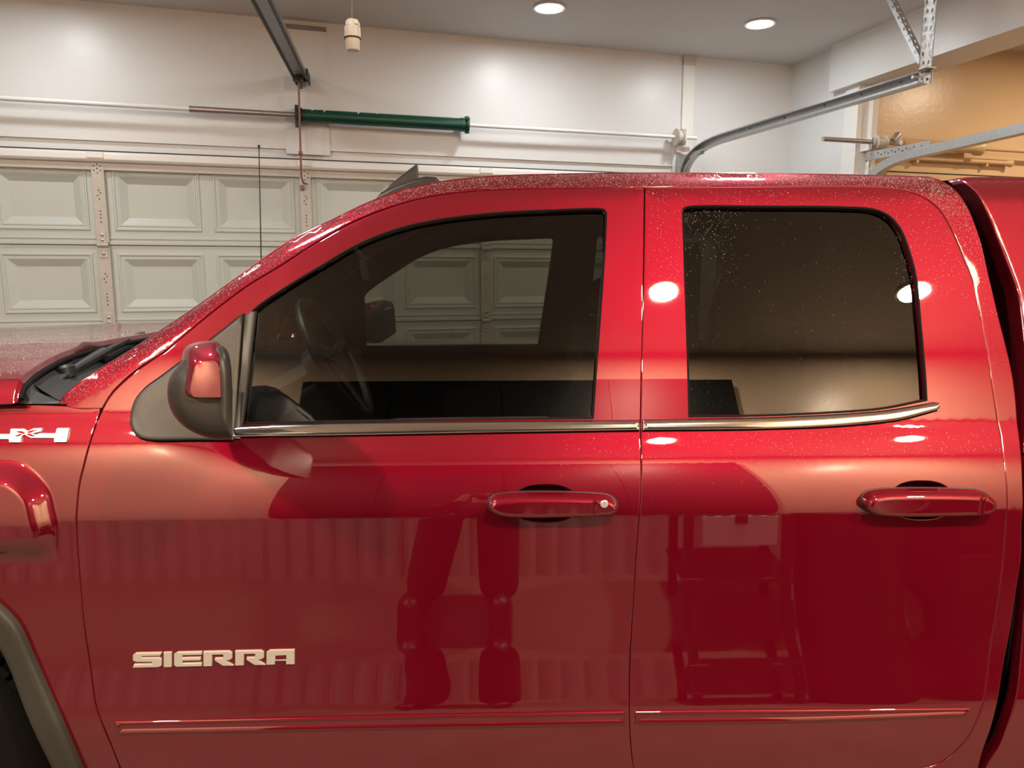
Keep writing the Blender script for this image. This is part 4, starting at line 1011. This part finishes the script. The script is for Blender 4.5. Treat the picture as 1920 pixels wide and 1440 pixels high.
# --- hood, cowl, wiper, antenna, roof fin
_hp = [(38, 711, 0.095), (58, 693, 0.16), (109, 664, 0.32), (182, 642, 0.60), (284, 624, 1.015)]
_hq = [at_y(*p) for p in _hp]; print('hood', [tuple(round(c, 3) for c in p) for p in _hq])
_h0 = at_y(10, 757, 0.063).z
_hs = spline([(p.y, p.x, p.z) for p in _hq], 0.01)
def hz(y):   # hood height across the truck
    y = min(y, WID - y); z0 = _hq[0].z
    if y < 0.095: return float(np.interp(y, [0.063, 0.068, 0.080, 0.088, 0.095], [_h0, _h0 + 0.012, z0 - 0.016, z0 - 0.006, z0]))
    return float(np.interp(y, _hs[:, 0], _hs[:, 2]))
def hx(y):
    y = min(y, WID - y); return float(np.interp(y, _hs[:, 0], _hs[:, 1]))
ysamp = [0.063, 0.066, 0.07, 0.076, 0.083, 0.09, 0.095, 0.10, 0.11, 0.12, 0.13, 0.145, 0.16, 0.18, 0.2, 0.22, 0.25, 0.28, 0.31, 0.35, 0.39, 0.44, 0.5, 0.57, 0.65, 0.73, 0.82, 0.92, 1.015]; ysamp = ysamp + [WID - y for y in ysamp[-2::-1]]
hb_ = MB(); tts = [0, 0.003, 0.009, 0.02] + list(np.linspace(0.05, 1, 20)); nxs = len(tts)
for i in range(nxs):
    t = tts[i]
    for y in ysamp:
        x1 = hx(y); x = x1 + (-2.25 - x1) * t; dz = -0.045 * t ** 1.2 - 0.16 * max(0, t - 0.82) ** 1.5 * 5
        ridge = 0.012 * math.exp(-((abs(y - WID / 2) - 0.50) / 0.05) ** 2)
        hb_.v.append(Vector((x, y, float(hz(y)) + dz + ridge - (0.014 if i == 0 else 0) * 0)))
m_ = len(ysamp)
for i in range(nxs - 1):
    for j in range(m_ - 1): q = i * m_ + j; hb_.f.append((q, q + 1, q + m_ + 1, q + m_))
# rolled rear edge
for j, y in enumerate(ysamp): hb_.v.append(Vector((hx(y) + 0.006, y, max(float(hz(y)) - 0.012, _h0 + 0.003))))
for j, y in enumerate(ysamp): hb_.v.append(Vector((hx(y) - 0.01, y, max(float(hz(y)) - 0.04, _h0 + 0.003))))
k = nxs * m_
for j in range(m_ - 1): hb_.f.append((j, k + j, k + j + 1, j + 1)); hb_.f.append((k + j, k + m_ + j, k + m_ + j + 1, k + j + 1))
hb_.obj('hood', M['paint_wet'], TK, angle=50)
sp_ = MB()
for y in ysamp[6:-6]: pass
sp_.tube([Vector((hx(y) + 0.010, y, float(hz(y)) - 0.018)) for y in ysamp[3:-3]], 0.006, 8).obj('hood_seal', M['rubber'], TK)
wb = [Vector(ws(0, t)) for t in np.linspace(0, 1, 24)]
cw_ = MB()
for i, t in enumerate(np.linspace(0, 1, 24)):
    p = wb[i]; y = p.y; h = Vector((hx(y) + 0.006, y, float(hz(y)) - 0.030))
    q = Vector((p.x + 0.012, y, p.z - 0.006))
    cw_.v += [h, h * 0.75 + q * 0.25 - Vector((0, 0, 0.004)), h * .5 + q * .5 - Vector((0, 0, .006)), h * 0.25 + q * .75 - Vector((0, 0, .004)), q]
for i in range(23):
    for j in range(4): a = i * 5 + j; cw_.f.append((a, a + 1, a + 6, a + 5))
cw = cw_.obj('cowl', M['cowl'], TK)
# end plate between hood corner, fender and pillar foot
e0 = [at_y(12, 756, 0.085), at_y(38, 716, 0.105), at_y(60, 735, 0.12), at_y(100, 752, 0.12), at_y(140, 755, 0.12), at_y(122, 757, 0.085), at_y(60, 757, 0.085)]
pr_ = MB(); pr_.v = e0 + [p + Vector((0, 0.05, -0.01)) for p in e0]; pr_.f = [tuple(range(7)), tuple(range(7, 14))[::-1]] + [(i, (i + 1) % 7, 7 + (i + 1) % 7, 7 + i) for i in range(7)]
pr_.obj('cowl_end', M['cowl'], TK, smooth=False)
wp_ = [at_y(70, 752, 0.20), at_y(112, 722, 0.27), at_y(125, 712, 0.30), at_y(200, 668, 0.58), at_y(245, 645, 0.86), at_y(268, 634, 1.02)]
for p in wp_: p.z += 0.004
for p in wp_: p.z += 0.012
w_ = MB().sweep([(-0.018, -0.004), (-0.018, 0.006), (-0.012, 0.010), (0.012, 0.010), (0.018, 0.006), (0.018, -0.004)], wp_[:4], (wp_[3] - wp_[0]).cross(Vector((0, 0, 1)))).obj('wiper_arm', M['black'], TK)
MB().sweep([(-0.008, -0.004), (-0.008, 0.006), (0.008, 0.006), (0.008, -0.004)], wp_[3:], (wp_[5] - wp_[3]).cross(Vector((0, 0, 1)))).obj('arm_tip', M['black'], w_)
MB().lathe([(0.026, 0), (0.026, 0.025), (0.018, 0.032)], wp_[2] - Vector((0, 0, 0.01)), (-0.2, 0, 1), 16).obj('wiper_pivot', M['black'], w_)
bl0 = at_y(200, 672, 0.50); bl1 = at_y(262, 646, 0.95)
MB().tube([bl0, (bl0 + bl1) / 2 + Vector((0, 0, 0.006)), bl1], 0.009, 8).obj('wiper_blade', M['rubber'], w_)
an0 = at_y(490, 500, 1.80); an1 = at_y(485.5, 275, 1.80)
MB().tube([Vector((an0.x, an0.y, 1.28)), an0, an1], [0.004, 0.0030, 0.0022], 8).lathe([(0.006, -0.008), (0.006, 0.004), (0.003, 0.008)], an1, (0, 0, 1), 8).obj('antenna_mast', M['black'], TK)
# fin antenna on the roof's front centre
fy = WID / 2
f_pts = [at_y(708, 372, fy), at_y(735, 345, fy), at_y(757, 326, fy), at_y(783, 306.5, fy), at_y(784.5, 322, fy), at_y(786, 352, fy)]
zb_f = [roofP((p.x - xr0 + .1) / (xr1 - xr0 + .1), 0.5)[2] for p in f_pts]
fb = MB(); wds = [0.006, 0.016, 0.014, 0.008, 0.010, 0.02]
for p, w in zip(f_pts, wds): fb.v += [p - Vector((0, w, 0)), p + Vector((0, w, 0))]
n_ = len(f_pts); fb.f = [tuple(2 * i for i in range(n_)), tuple(2 * i + 1 for i in range(n_))[::-1]] + [(2 * i, 2 * i + 1, 2 * ((i + 1) % n_) + 1, 2 * ((i + 1) % n_)) for i in range(n_)]
fin = fb.obj('roof_fin', M['mirplas'], TK, bevel=0.004)
bs_pts = [(703, 380), (718, 362), (745, 349), (775, 338), (800, 333), (818, 334), (828, 342), (828, 360), (703, 385)]
P3 = [at_y(a, b, fy) for a, b in bs_pts]; bb = MB(); n_ = len(P3)
for w in (-0.05, -0.035, 0.035, 0.05):
    for p in P3: bb.v.append(p + Vector((0, w, -0.012 if abs(w) > 0.04 else 0)))
for r in range(3):
    for i in range(n_): j = (i + 1) % n_; bb.f.append((r * n_ + i, r * n_ + j, (r + 1) * n_ + j, (r + 1) * n_ + i))
bb.f += [tuple(range(n_)), tuple(range(3 * n_, 4 * n_))[::-1]]
bb.obj('fin_base', M['mirplas'], fin, bevel=0.003)
# front end (outside the picture, closes the body)
MB().bbox((-2.30, 0.06, 0.50), (-2.24, WID - 0.06, 1.28)).obj('front_fascia', PT, TK, bevel=0.03)
MB().bbox((-2.42, 0.03, 0.42), (-2.28, WID - 0.03, 0.68)).obj('bumper', M['chrome'], TK, bevel=0.03)
MB().bbox((-2.2, 0.5, 0.45), (x_end - .1, WID - 0.5, 0.58)).obj('chassis', M['rubber'], TK, smooth=False)
MB().bbox((-2.2, 0.42, 0.6), (-1.15, WID - 0.42, 1.22)).obj('engine_block', M['rubber'], TK, smooth=False)
# --- cabin
ds = MB(); pr2 = [(-1.02, 1.29), (-0.80, 1.315), (-0.62, 1.30), (-0.56, 1.25), (-0.60, 1.0), (-0.75, 0.75), (-1.02, 0.75)]
for y in (0.13, WID - 0.13):
    for x, z in pr2: ds.v.append(Vector((x, y, z)))
ds.f = [tuple(range(7)), tuple(range(7, 14))[::-1]] + [(i, (i + 1) % 7, 7 + (i + 1) % 7, 7 + i) for i in range(7)]
ds.obj('dashboard', M['interior'], TK, bevel=0.02)
sc_ = at_y(630, 672, 0.58); ax = Vector((0.88, 0, 0.47)).normalized(); a1 = Vector((0, 1, 0)); a2 = ax.cross(a1)
st = MB().tube([sc_ + (a1 * math.cos(w) + a2 * math.sin(w)) * 0.185 for w in np.linspace(0, 2 * math.pi, 41)], 0.014, 10, cap=False).obj('steering_wheel', M['black'], TK)
hu = MB().lathe([(0.06, -0.05), (0.07, 0), (0.05, 0.02)], sc_ - ax * 0.03, ax, 20)
for w in (0.2, math.pi - .2, -math.pi / 2): hu.tube([sc_ - ax * .02, sc_ + (a1 * math.cos(w) + a2 * math.sin(w)) * 0.18], 0.014, 8)
hu.tube([sc_ - ax * 0.04, sc_ - ax * 0.3], 0.035, 10); hu.obj('wheel_hub', M['black'], st)
rm = MB().box((-0.40, 1.0, 1.635), (0.012, 0, 0.004), (0, 0.125, 0), (-0.006, 0, 0.034)).tube([(-0.41, 1.0, 1.66), (-0.48, 1.0, 1.74)], 0.011, 8)
rm.obj('rear_view_mirror', M['liner'], TK, bevel=0.008)
def seat(x, y, w, par):
    s = MB().box((x, y, 0.86), (0.25, 0, 0.02), (0, w, 0), (0, 0, 0.09)).obj('seat', M['seat'], par, bevel=0.04)
    MB().box((x + 0.33, y, 1.14), (0.065, 0, 0.015), (0, w * 0.96, 0), (0.075, 0, 0.30)).obj('backrest', M['seat'], s, bevel=0.05)
    MB().box((x + 0.435, y, 1.535), (0.05, 0, 0.01), (0, 0.125, 0), (0.012, 0, 0.075)).obj('headrest', M['seat'], s, bevel=0.035)
    for q in (-.06, .06): MB().tube([(x + 0.41, y + q, 1.40), (x + 0.43, y + q, 1.5)], 0.007, 6).obj('headrest_post', M['galv'], s)
    MB().bbox((x - 0.2, y - w * .8, 0.47), (x + 0.2, y + w * .8, 0.78)).obj('seat_base', M['interior'], s, smooth=False)
seat(0.05, 0.55, 0.25, TK); seat(0.05, WID - 0.55, 0.25, TK); seat(0.85, 0.55, 0.27, TK); seat(0.85, WID - 0.55, 0.27, TK)
MB().box((0.515, 0.27, 1.50), (0.025, 0, 0), (0, 0.006, 0), (0.0, 0, 0.20)).obj('seat_belt', M['interior'], TK, smooth=False)
# --- water beads
def beads(name, pts, par):
    """small domes: pts = (position, normal, radius)"""
    vs = []; fs = []
    for p, n, r in pts:
        n = Vector(n).normalized(); a = n.orthogonal().normalized(); b = n.cross(a); k = len(vs); p = Vector(p) - n * r * 0.25
        for h, q in ((0.0, 1.0), (0.55, 0.8)):
            for j in range(6):
                w = j * math.pi / 3 + h; vs.append(p + n * (r * (h + .2)) + (a * math.cos(w) + b * math.sin(w)) * r * q)
        vs.append(p + n * r * 0.95)
        for j in range(6):
            j2 = (j + 1) % 6; fs.append((k + j, k + j2, k + 6 + j2, k + 6 + j)); fs.append((k + 6 + j, k + 6 + j2, k + 12))
    o = obj(name, vs, fs, M['water'], par, True, None, fix=False); o['kind'] = 'stuff'; return o
def snorm(surf, x, z):
    e = 1e-3; fx = (float(surf(x + e, z)) - float(surf(x - e, z))) / 2e-3; fz = (float(surf(x, z + e)) - float(surf(x, z - e))) / 2e-3
    return (fx, -1, fz)
rng = random.Random(3)
pts = []
for _ in range(15000):
    a = rng.uniform(250, 1740) if rng.random() < .8 else rng.uniform(1740, 1890)
    if a < 1740:
        x = SILP[0, 0] + (SILP[-1, 0] - SILP[0, 0]) * rng.random() ** 0.8; z = float(zroof(x)) - 0.055 * rng.random() ** 1.6 - 0.001
    else:
        p = on(a, rng.uniform(345, 400 + 300 * rng.random() ** 3)); x, z = p
        if not inside(np.array([p]), CSD)[0]: continue
    if not inside(np.array([(x, z)]), CSD)[0]: continue
    s_ = fcab; y = float(s_(x, z)); pts.append(((x, y, z), snorm(s_, x, z), rng.uniform(0.0004, 0.0012)))
beads('water_beads', pts, TK)
pts = []
for _ in range(650):
    if rng.random() < 0.45: a, b = 1285 + abs(rng.gauss(0, 60)), 388 + abs(rng.gauss(0, 60))
    elif rng.random() < 0.35: a, b = 1720 - abs(rng.gauss(0, 14)), rng.uniform(400, 560)
    else: a, b = rng.uniform(1285, 1735), rng.uniform(390, 770)
    p = on(a, b)
    if not inside(np.array([p]), rw_open)[0]: continue
    pts.append(((p[0], float(f0(p[0], p[1])) + 0.0135, p[1]), snorm(f0, p[0], p[1]), rng.uniform(0.0005, 0.0012)))
beads('water_beads', pts, door_r)
pts = []
for _ in range(2600):
    a, b = (rng.uniform(1212, 1880), rng.uniform(356, 560)) if rng.random() < .75 else (rng.uniform(1050, 1880), 806 + abs(rng.gauss(0, 45)))
    p = on(a, b, fcab)
    if inside(np.array([p]), rw_open)[0] or not (inside(np.array([p]), RD_)[0] or inside(np.array([p]), FD)[0]) or inside(np.array([p]), cup2)[0]: continue
    pts.append(((p[0], float(fcab(p[0], p[1])), p[1]), snorm(fcab, p[0], p[1]), rng.uniform(0.0005, 0.0012)))
beads('water_beads', pts, TK)
pts = []
for _ in range(2600):
    y = rng.uniform(0.11, 1.2); t = rng.random() * 0.55; x1 = hx(y); x = x1 + (-2.25 - x1) * t; z = float(hz(y)) - 0.045 * t ** 1.2 + 0.012 * math.exp(-((abs(y - WID / 2) - 0.50) / 0.05) ** 2)
    pts.append(((x, y, z), (0, 0, 1), rng.uniform(0.001, 0.0024)))
beads('water_beads', pts, TK)

# ================================================================== BEHIND THE CAMERA (seen mirrored in the paint and glass)
BP = thing('black_wall_panel', 'tall matt black panel on the tan wall behind the photographer', 'wall panel', (0.1, -2.22, 0.56))
MB().bbox((-1.12, -2.25, 0.56), (1.52, -2.19, 2.93)).obj('panel_board', M['blackpanel'], BP, smooth=False)
for x in (-0.6, 0.1, 0.75): MB().bbox((x - 0.004, -2.192, 0.58), (x + 0.004, -2.182, 2.91)).obj('batten', M['black'], BP, smooth=False)
SD = thing('tool_stand', 'small dark stand with a white bin on the concrete floor', 'stand', (1.2, -1.90, 0))
for sx in (-.24, .24):
    for sy in (-.14, .14): MB().bbox((1.2 + sx - .02, -1.90 + sy - .02, 0), (1.2 + sx + .02, -1.90 + sy + .02, 0.52)).obj('leg', M['black'], SD, smooth=False)
MB().bbox((0.93, -2.07, 0.50), (1.47, -1.73, 0.53)).obj('shelf', M['black'], SD, bevel=0.005)
MB().bbox((0.93, -2.07, 0.17), (1.47, -1.73, 0.19)).obj('shelf', M['black'], SD, bevel=0.005)
MB().bbox((1.02, -1.76, 0.33), (1.38, -1.722, 0.46)).obj('bin_front', M['whitebox'], SD, bevel=0.006)
MB().bbox((1.17, -1.722, 0.42), (1.23, -1.712, 0.47)).obj('bin_latch', M['black'], SD, bevel=0.003)
DRM = thing('rubbish_tub', 'round black rubbish tub covered with clear film', 'tub', (1.78, -1.84, 0))
MB().lathe([(0.22, 0.0), (0.24, 0.02), (0.29, 0.56), (0.30, 0.58), (0.28, 0.58), (0.23, 0.05)], (1.78, -1.84, 0), (0, 0, 1), 32).obj('tub_body', M['black'], DRM)
MB().lathe([(0.28, 0.55), (0.22, 0.60), (0.10, 0.63), (0.0, 0.635)], (1.78, -1.84, 0), (0, 0, 1), 24).obj('film_cover', M['black'], DRM)
DK = thing('tool_chest', 'black tool chest on the floor behind the photographer', 'tool chest', (2.55, -1.95, 0))
MB().bbox((2.2, -2.20, 0.04), (2.95, -1.70, 0.80)).obj('chest_body', M['blackpanel'], DK, bevel=0.01)
for i in range(3): MB().bbox((2.23, -1.70, 0.10 + i * .23), (2.92, -1.688, 0.29 + i * .23)).obj('drawer', M['black'], DK, bevel=0.004)
for x in (2.25, 2.9): MB().bbox((x - .03, -2.15, 0), (x + .03, -1.75, 0.04)).obj('foot', M['rubber'], DK, smooth=False)

# --- the photographer
PX, PY = -0.02, -1.93
PS = thing('person', 'person in dark trousers and charcoal jacket holding up a phone', 'person', (PX, PY, 0))
def skin(name, joints, bones, m, par, lev=2):
    """joints: name -> (x, y, z, radius)"""
    ks = list(joints); me = bpy.data.meshes.new(name); bm = bmesh.new(); lay = bm.verts.layers.skin.verify()
    vv = [bm.verts.new(joints[k][:3]) for k in ks]
    for i, k in enumerate(ks):
        r = joints[k][3]; vv[i][lay].radius = r if isinstance(r, tuple) else (r, r); vv[i][lay].use_root = i == 0
    for a, b in bones: bm.edges.new((vv[ks.index(a)], vv[ks.index(b)]))
    bm.to_mesh(me); bm.free()
    me.materials.append(m); o = bpy.data.objects.new(name, me); COL.objects.link(o); setpar(o, par)
    s = o.modifiers.new('skin', 'SKIN'); s.use_smooth_shade = True
    d = o.modifiers.new('sub', 'SUBSURF'); d.levels = lev; d.render_levels = lev
    return o
def P(x, y, z, r): return (PX + x, PY + y, z, r)
J = {'pelvis': P(0, 0, 0.93, (.15, .11)), 'waist': P(0, 0, 1.08, (.135, .10)), 'chest': P(0, -.01, 1.30, (.16, .11)), 'neckb': P(0, 0, 1.44, (.07, .065)), 'neck': P(0, .01, 1.50, (.055, .055)), 'jaw': P(0, .035, 1.56, (.062, .075)), 'face': P(0, .025, 1.63, (.072, .09)), 'crown': P(0, .01, 1.705, (.062, .075)),
     'nose0': P(0, .10, 1.605, .016), 'nose': P(0, .122, 1.598, .012)}
Bn = [('pelvis', 'waist'), ('waist', 'chest'), ('chest', 'neckb'), ('neckb', 'neck'), ('neck', 'jaw'), ('jaw', 'face'), ('face', 'crown'), ('face', 'nose0'), ('nose0', 'nose')]
for s, n in ((-1, 'l'), (1, 'r')):
    st_ = (-0.03, -0.17, -0.27) if s < 0 else (-0.02, -0.04, -0.02)
    J.update({'hip' + n: P(.09 * s, 0, .88, (.095, .10)), 'knee' + n: P(.09 * s + st_[1] * .5, .05, .49, (.060, .062)), 'ankle' + n: P(.09 * s + st_[2] * .75, -.01, .10, (.038, .04)), 'toe' + n: P(.10 * s + st_[2] * 1.1, .12, .05, (.036, .028)),
              'sh' + n: P(.19 * s, -.01, 1.39, .062), 'el' + n: P(.24 * s, .10, 1.17, .045), 'wr' + n: P(.105 * s, .245, 1.47, .030), 'palm' + n: P(.082 * s, .262, 1.545, (.034, .018))})
    Bn += [('pelvis', 'hip' + n), ('hip' + n, 'knee' + n), ('knee' + n, 'ankle' + n), ('ankle' + n, 'toe' + n), ('chest', 'sh' + n), ('sh' + n, 'el' + n), ('el' + n, 'wr' + n), ('wr' + n, 'palm' + n)]
    for i, (dz, ln) in enumerate(((.045, .9), (.022, 1.0), (.0, .95), (-.02, .75))):
        J.update({f'f{n}{i}a': P(.088 * s, .285, 1.575 + dz, .0095), f'f{n}{i}b': P(.078 * s, .302, 1.582 + dz, .009), f'f{n}{i}c': P((.078 - .022 * ln) * s, .306, 1.584 + dz, .0078)})
        Bn += [('palm' + n, f'f{n}{i}a'), (f'f{n}{i}a', f'f{n}{i}b'), (f'f{n}{i}b', f'f{n}{i}c')]
    J.update({f't{n}a': P(.06 * s, .262, 1.575, .011), f't{n}b': P(.038 * s, .276, 1.60, .0095)}); Bn += [('palm' + n, f't{n}a'), (f't{n}a', f't{n}b')]
body = skin('body', J, Bn, M['skin'], PS)
tr = {k: (*J[k][:3], (J[k][3][0] + .018, J[k][3][1] + .018)) for k in ('pelvis', 'hipl', 'hipr', 'kneel', 'kneer', 'anklel', 'ankler')}
for k in ('anklel', 'ankler'): tr[k] = (*J[k][:3], (.105, .11))
for k in ('kneel', 'kneer'): tr[k] = (*J[k][:3], (.118, .118))
for k in 'lr':
    q = J['ankle' + k]; tr['cuff' + k] = (q[0], q[1], .045, (.10, .105))
tr['top'] = (J['pelvis'][0], J['pelvis'][1], 1.05, (.19, .15))
skin('trousers', {**tr}, [('pelvis', 'top')] + [('pelvis', 'hipl'), ('hipl', 'kneel'), ('kneel', 'anklel'), ('pelvis', 'hipr'), ('hipr', 'kneer'), ('kneer', 'ankler'), ('anklel', 'cuffl'), ('ankler', 'cuffr')], M['denim'], PS)
jk = {k: (*J[k][:3], (J[k][3][0] + .02, J[k][3][1] + .02) if isinstance(J[k][3], tuple) else J[k][3] + .016) for k in ('waist', 'chest', 'neckb', 'shl', 'shr', 'ell', 'elr', 'wrl', 'wrr')}
jk['hem'] = (J['pelvis'][0], J['pelvis'][1], 0.95, (.18, .14))
jk['waist'] = (*J['waist'][:3], (.17, .135)); jk['hem'] = (J['pelvis'][0], J['pelvis'][1], 0.84, (.20, .16))
skin('jacket', {'chest': jk['chest'], **{k: v for k, v in jk.items() if k != 'chest'}}, [('waist', 'hem'), ('waist', 'chest'), ('chest', 'neckb'), ('chest', 'shl'), ('shl', 'ell'), ('ell', 'wrl'), ('chest', 'shr'), ('shr', 'elr'), ('elr', 'wrr')], M['jacket'], PS)
for n in 'lr':
    a, b = J['ankle' + n], J['toe' + n]
    skin('shoe', {'heel': (a[0], a[1] - .03, .05, (.062, .06)), 'heel2': (a[0], a[1] - .01, .075, (.055, .055)), 'mid': (a[0] * .5 + b[0] * .5, a[1] * .5 + b[1] * .5, .052, (.066, .06)), 'toe': (b[0], b[1] + .03, .045, (.06, .048))}, [('heel', 'heel2'), ('heel2', 'mid'), ('mid', 'toe')], M['shoe'], PS)
hc = Vector((PX, PY - .012, 1.66)); hr = MB()
for i in range(9):
    t = i / 8 * math.pi * 0.62
    for j in range(20):
        w = 2 * math.pi * j / 20; front = max(0, math.sin(w)); r = math.sin(t)
        hr.v.append(hc + Vector((.088 * r * math.cos(w), .108 * r * math.sin(w), .098 * math.cos(t) + 0.03 * front * (t / 2) * r)))
for i in range(8):
    for j in range(20): q = i * 20 + j; hr.f.append((q, i * 20 + (j + 1) % 20, (i + 1) * 20 + (j + 1) % 20, q + 20))
hr.obj('hair', M['hair'], PS, angle=None)
for s in (-1, 1):
    MB().lathe([(0.0, -.012), (.009, -.008), (.012, 0), (.009, .008), (0, .012)], (PX + .030 * s, PY + .098, 1.635), (0, 1, 0), 12).obj('eye', M['whitebox'], PS)
    MB().lathe([(0.0, -.01), (.024, -.006), (.028, .004), (.012, .012)], (PX + .078 * s, PY + .015, 1.62), (s, 0.2, 0), 12).obj('ear', M['skin'], PS)
MB().box((PX, PY + .078, 1.567), (.016, 0, 0), (0, .006, 0), (0, 0, .004)).obj('mouth', M['armred'], PS, bevel=0.003)
PH = thing('phone', 'dark slab phone held up in both hands of the person', 'phone', (PX + 0.05, -1.653, 1.585))
MB().bbox((-0.085, -1.658, 1.548), (0.070, -1.648, 1.628)).obj('phone_case', M['black'], PH, bevel=0.004)
MB().lathe([(0.008, 0), (0.008, 0.002), (0.005, 0.0022)], (0.0, -1.648, 1.612), (0, 1, 0), 16).obj('phone_lens', M['chrome'], PH)
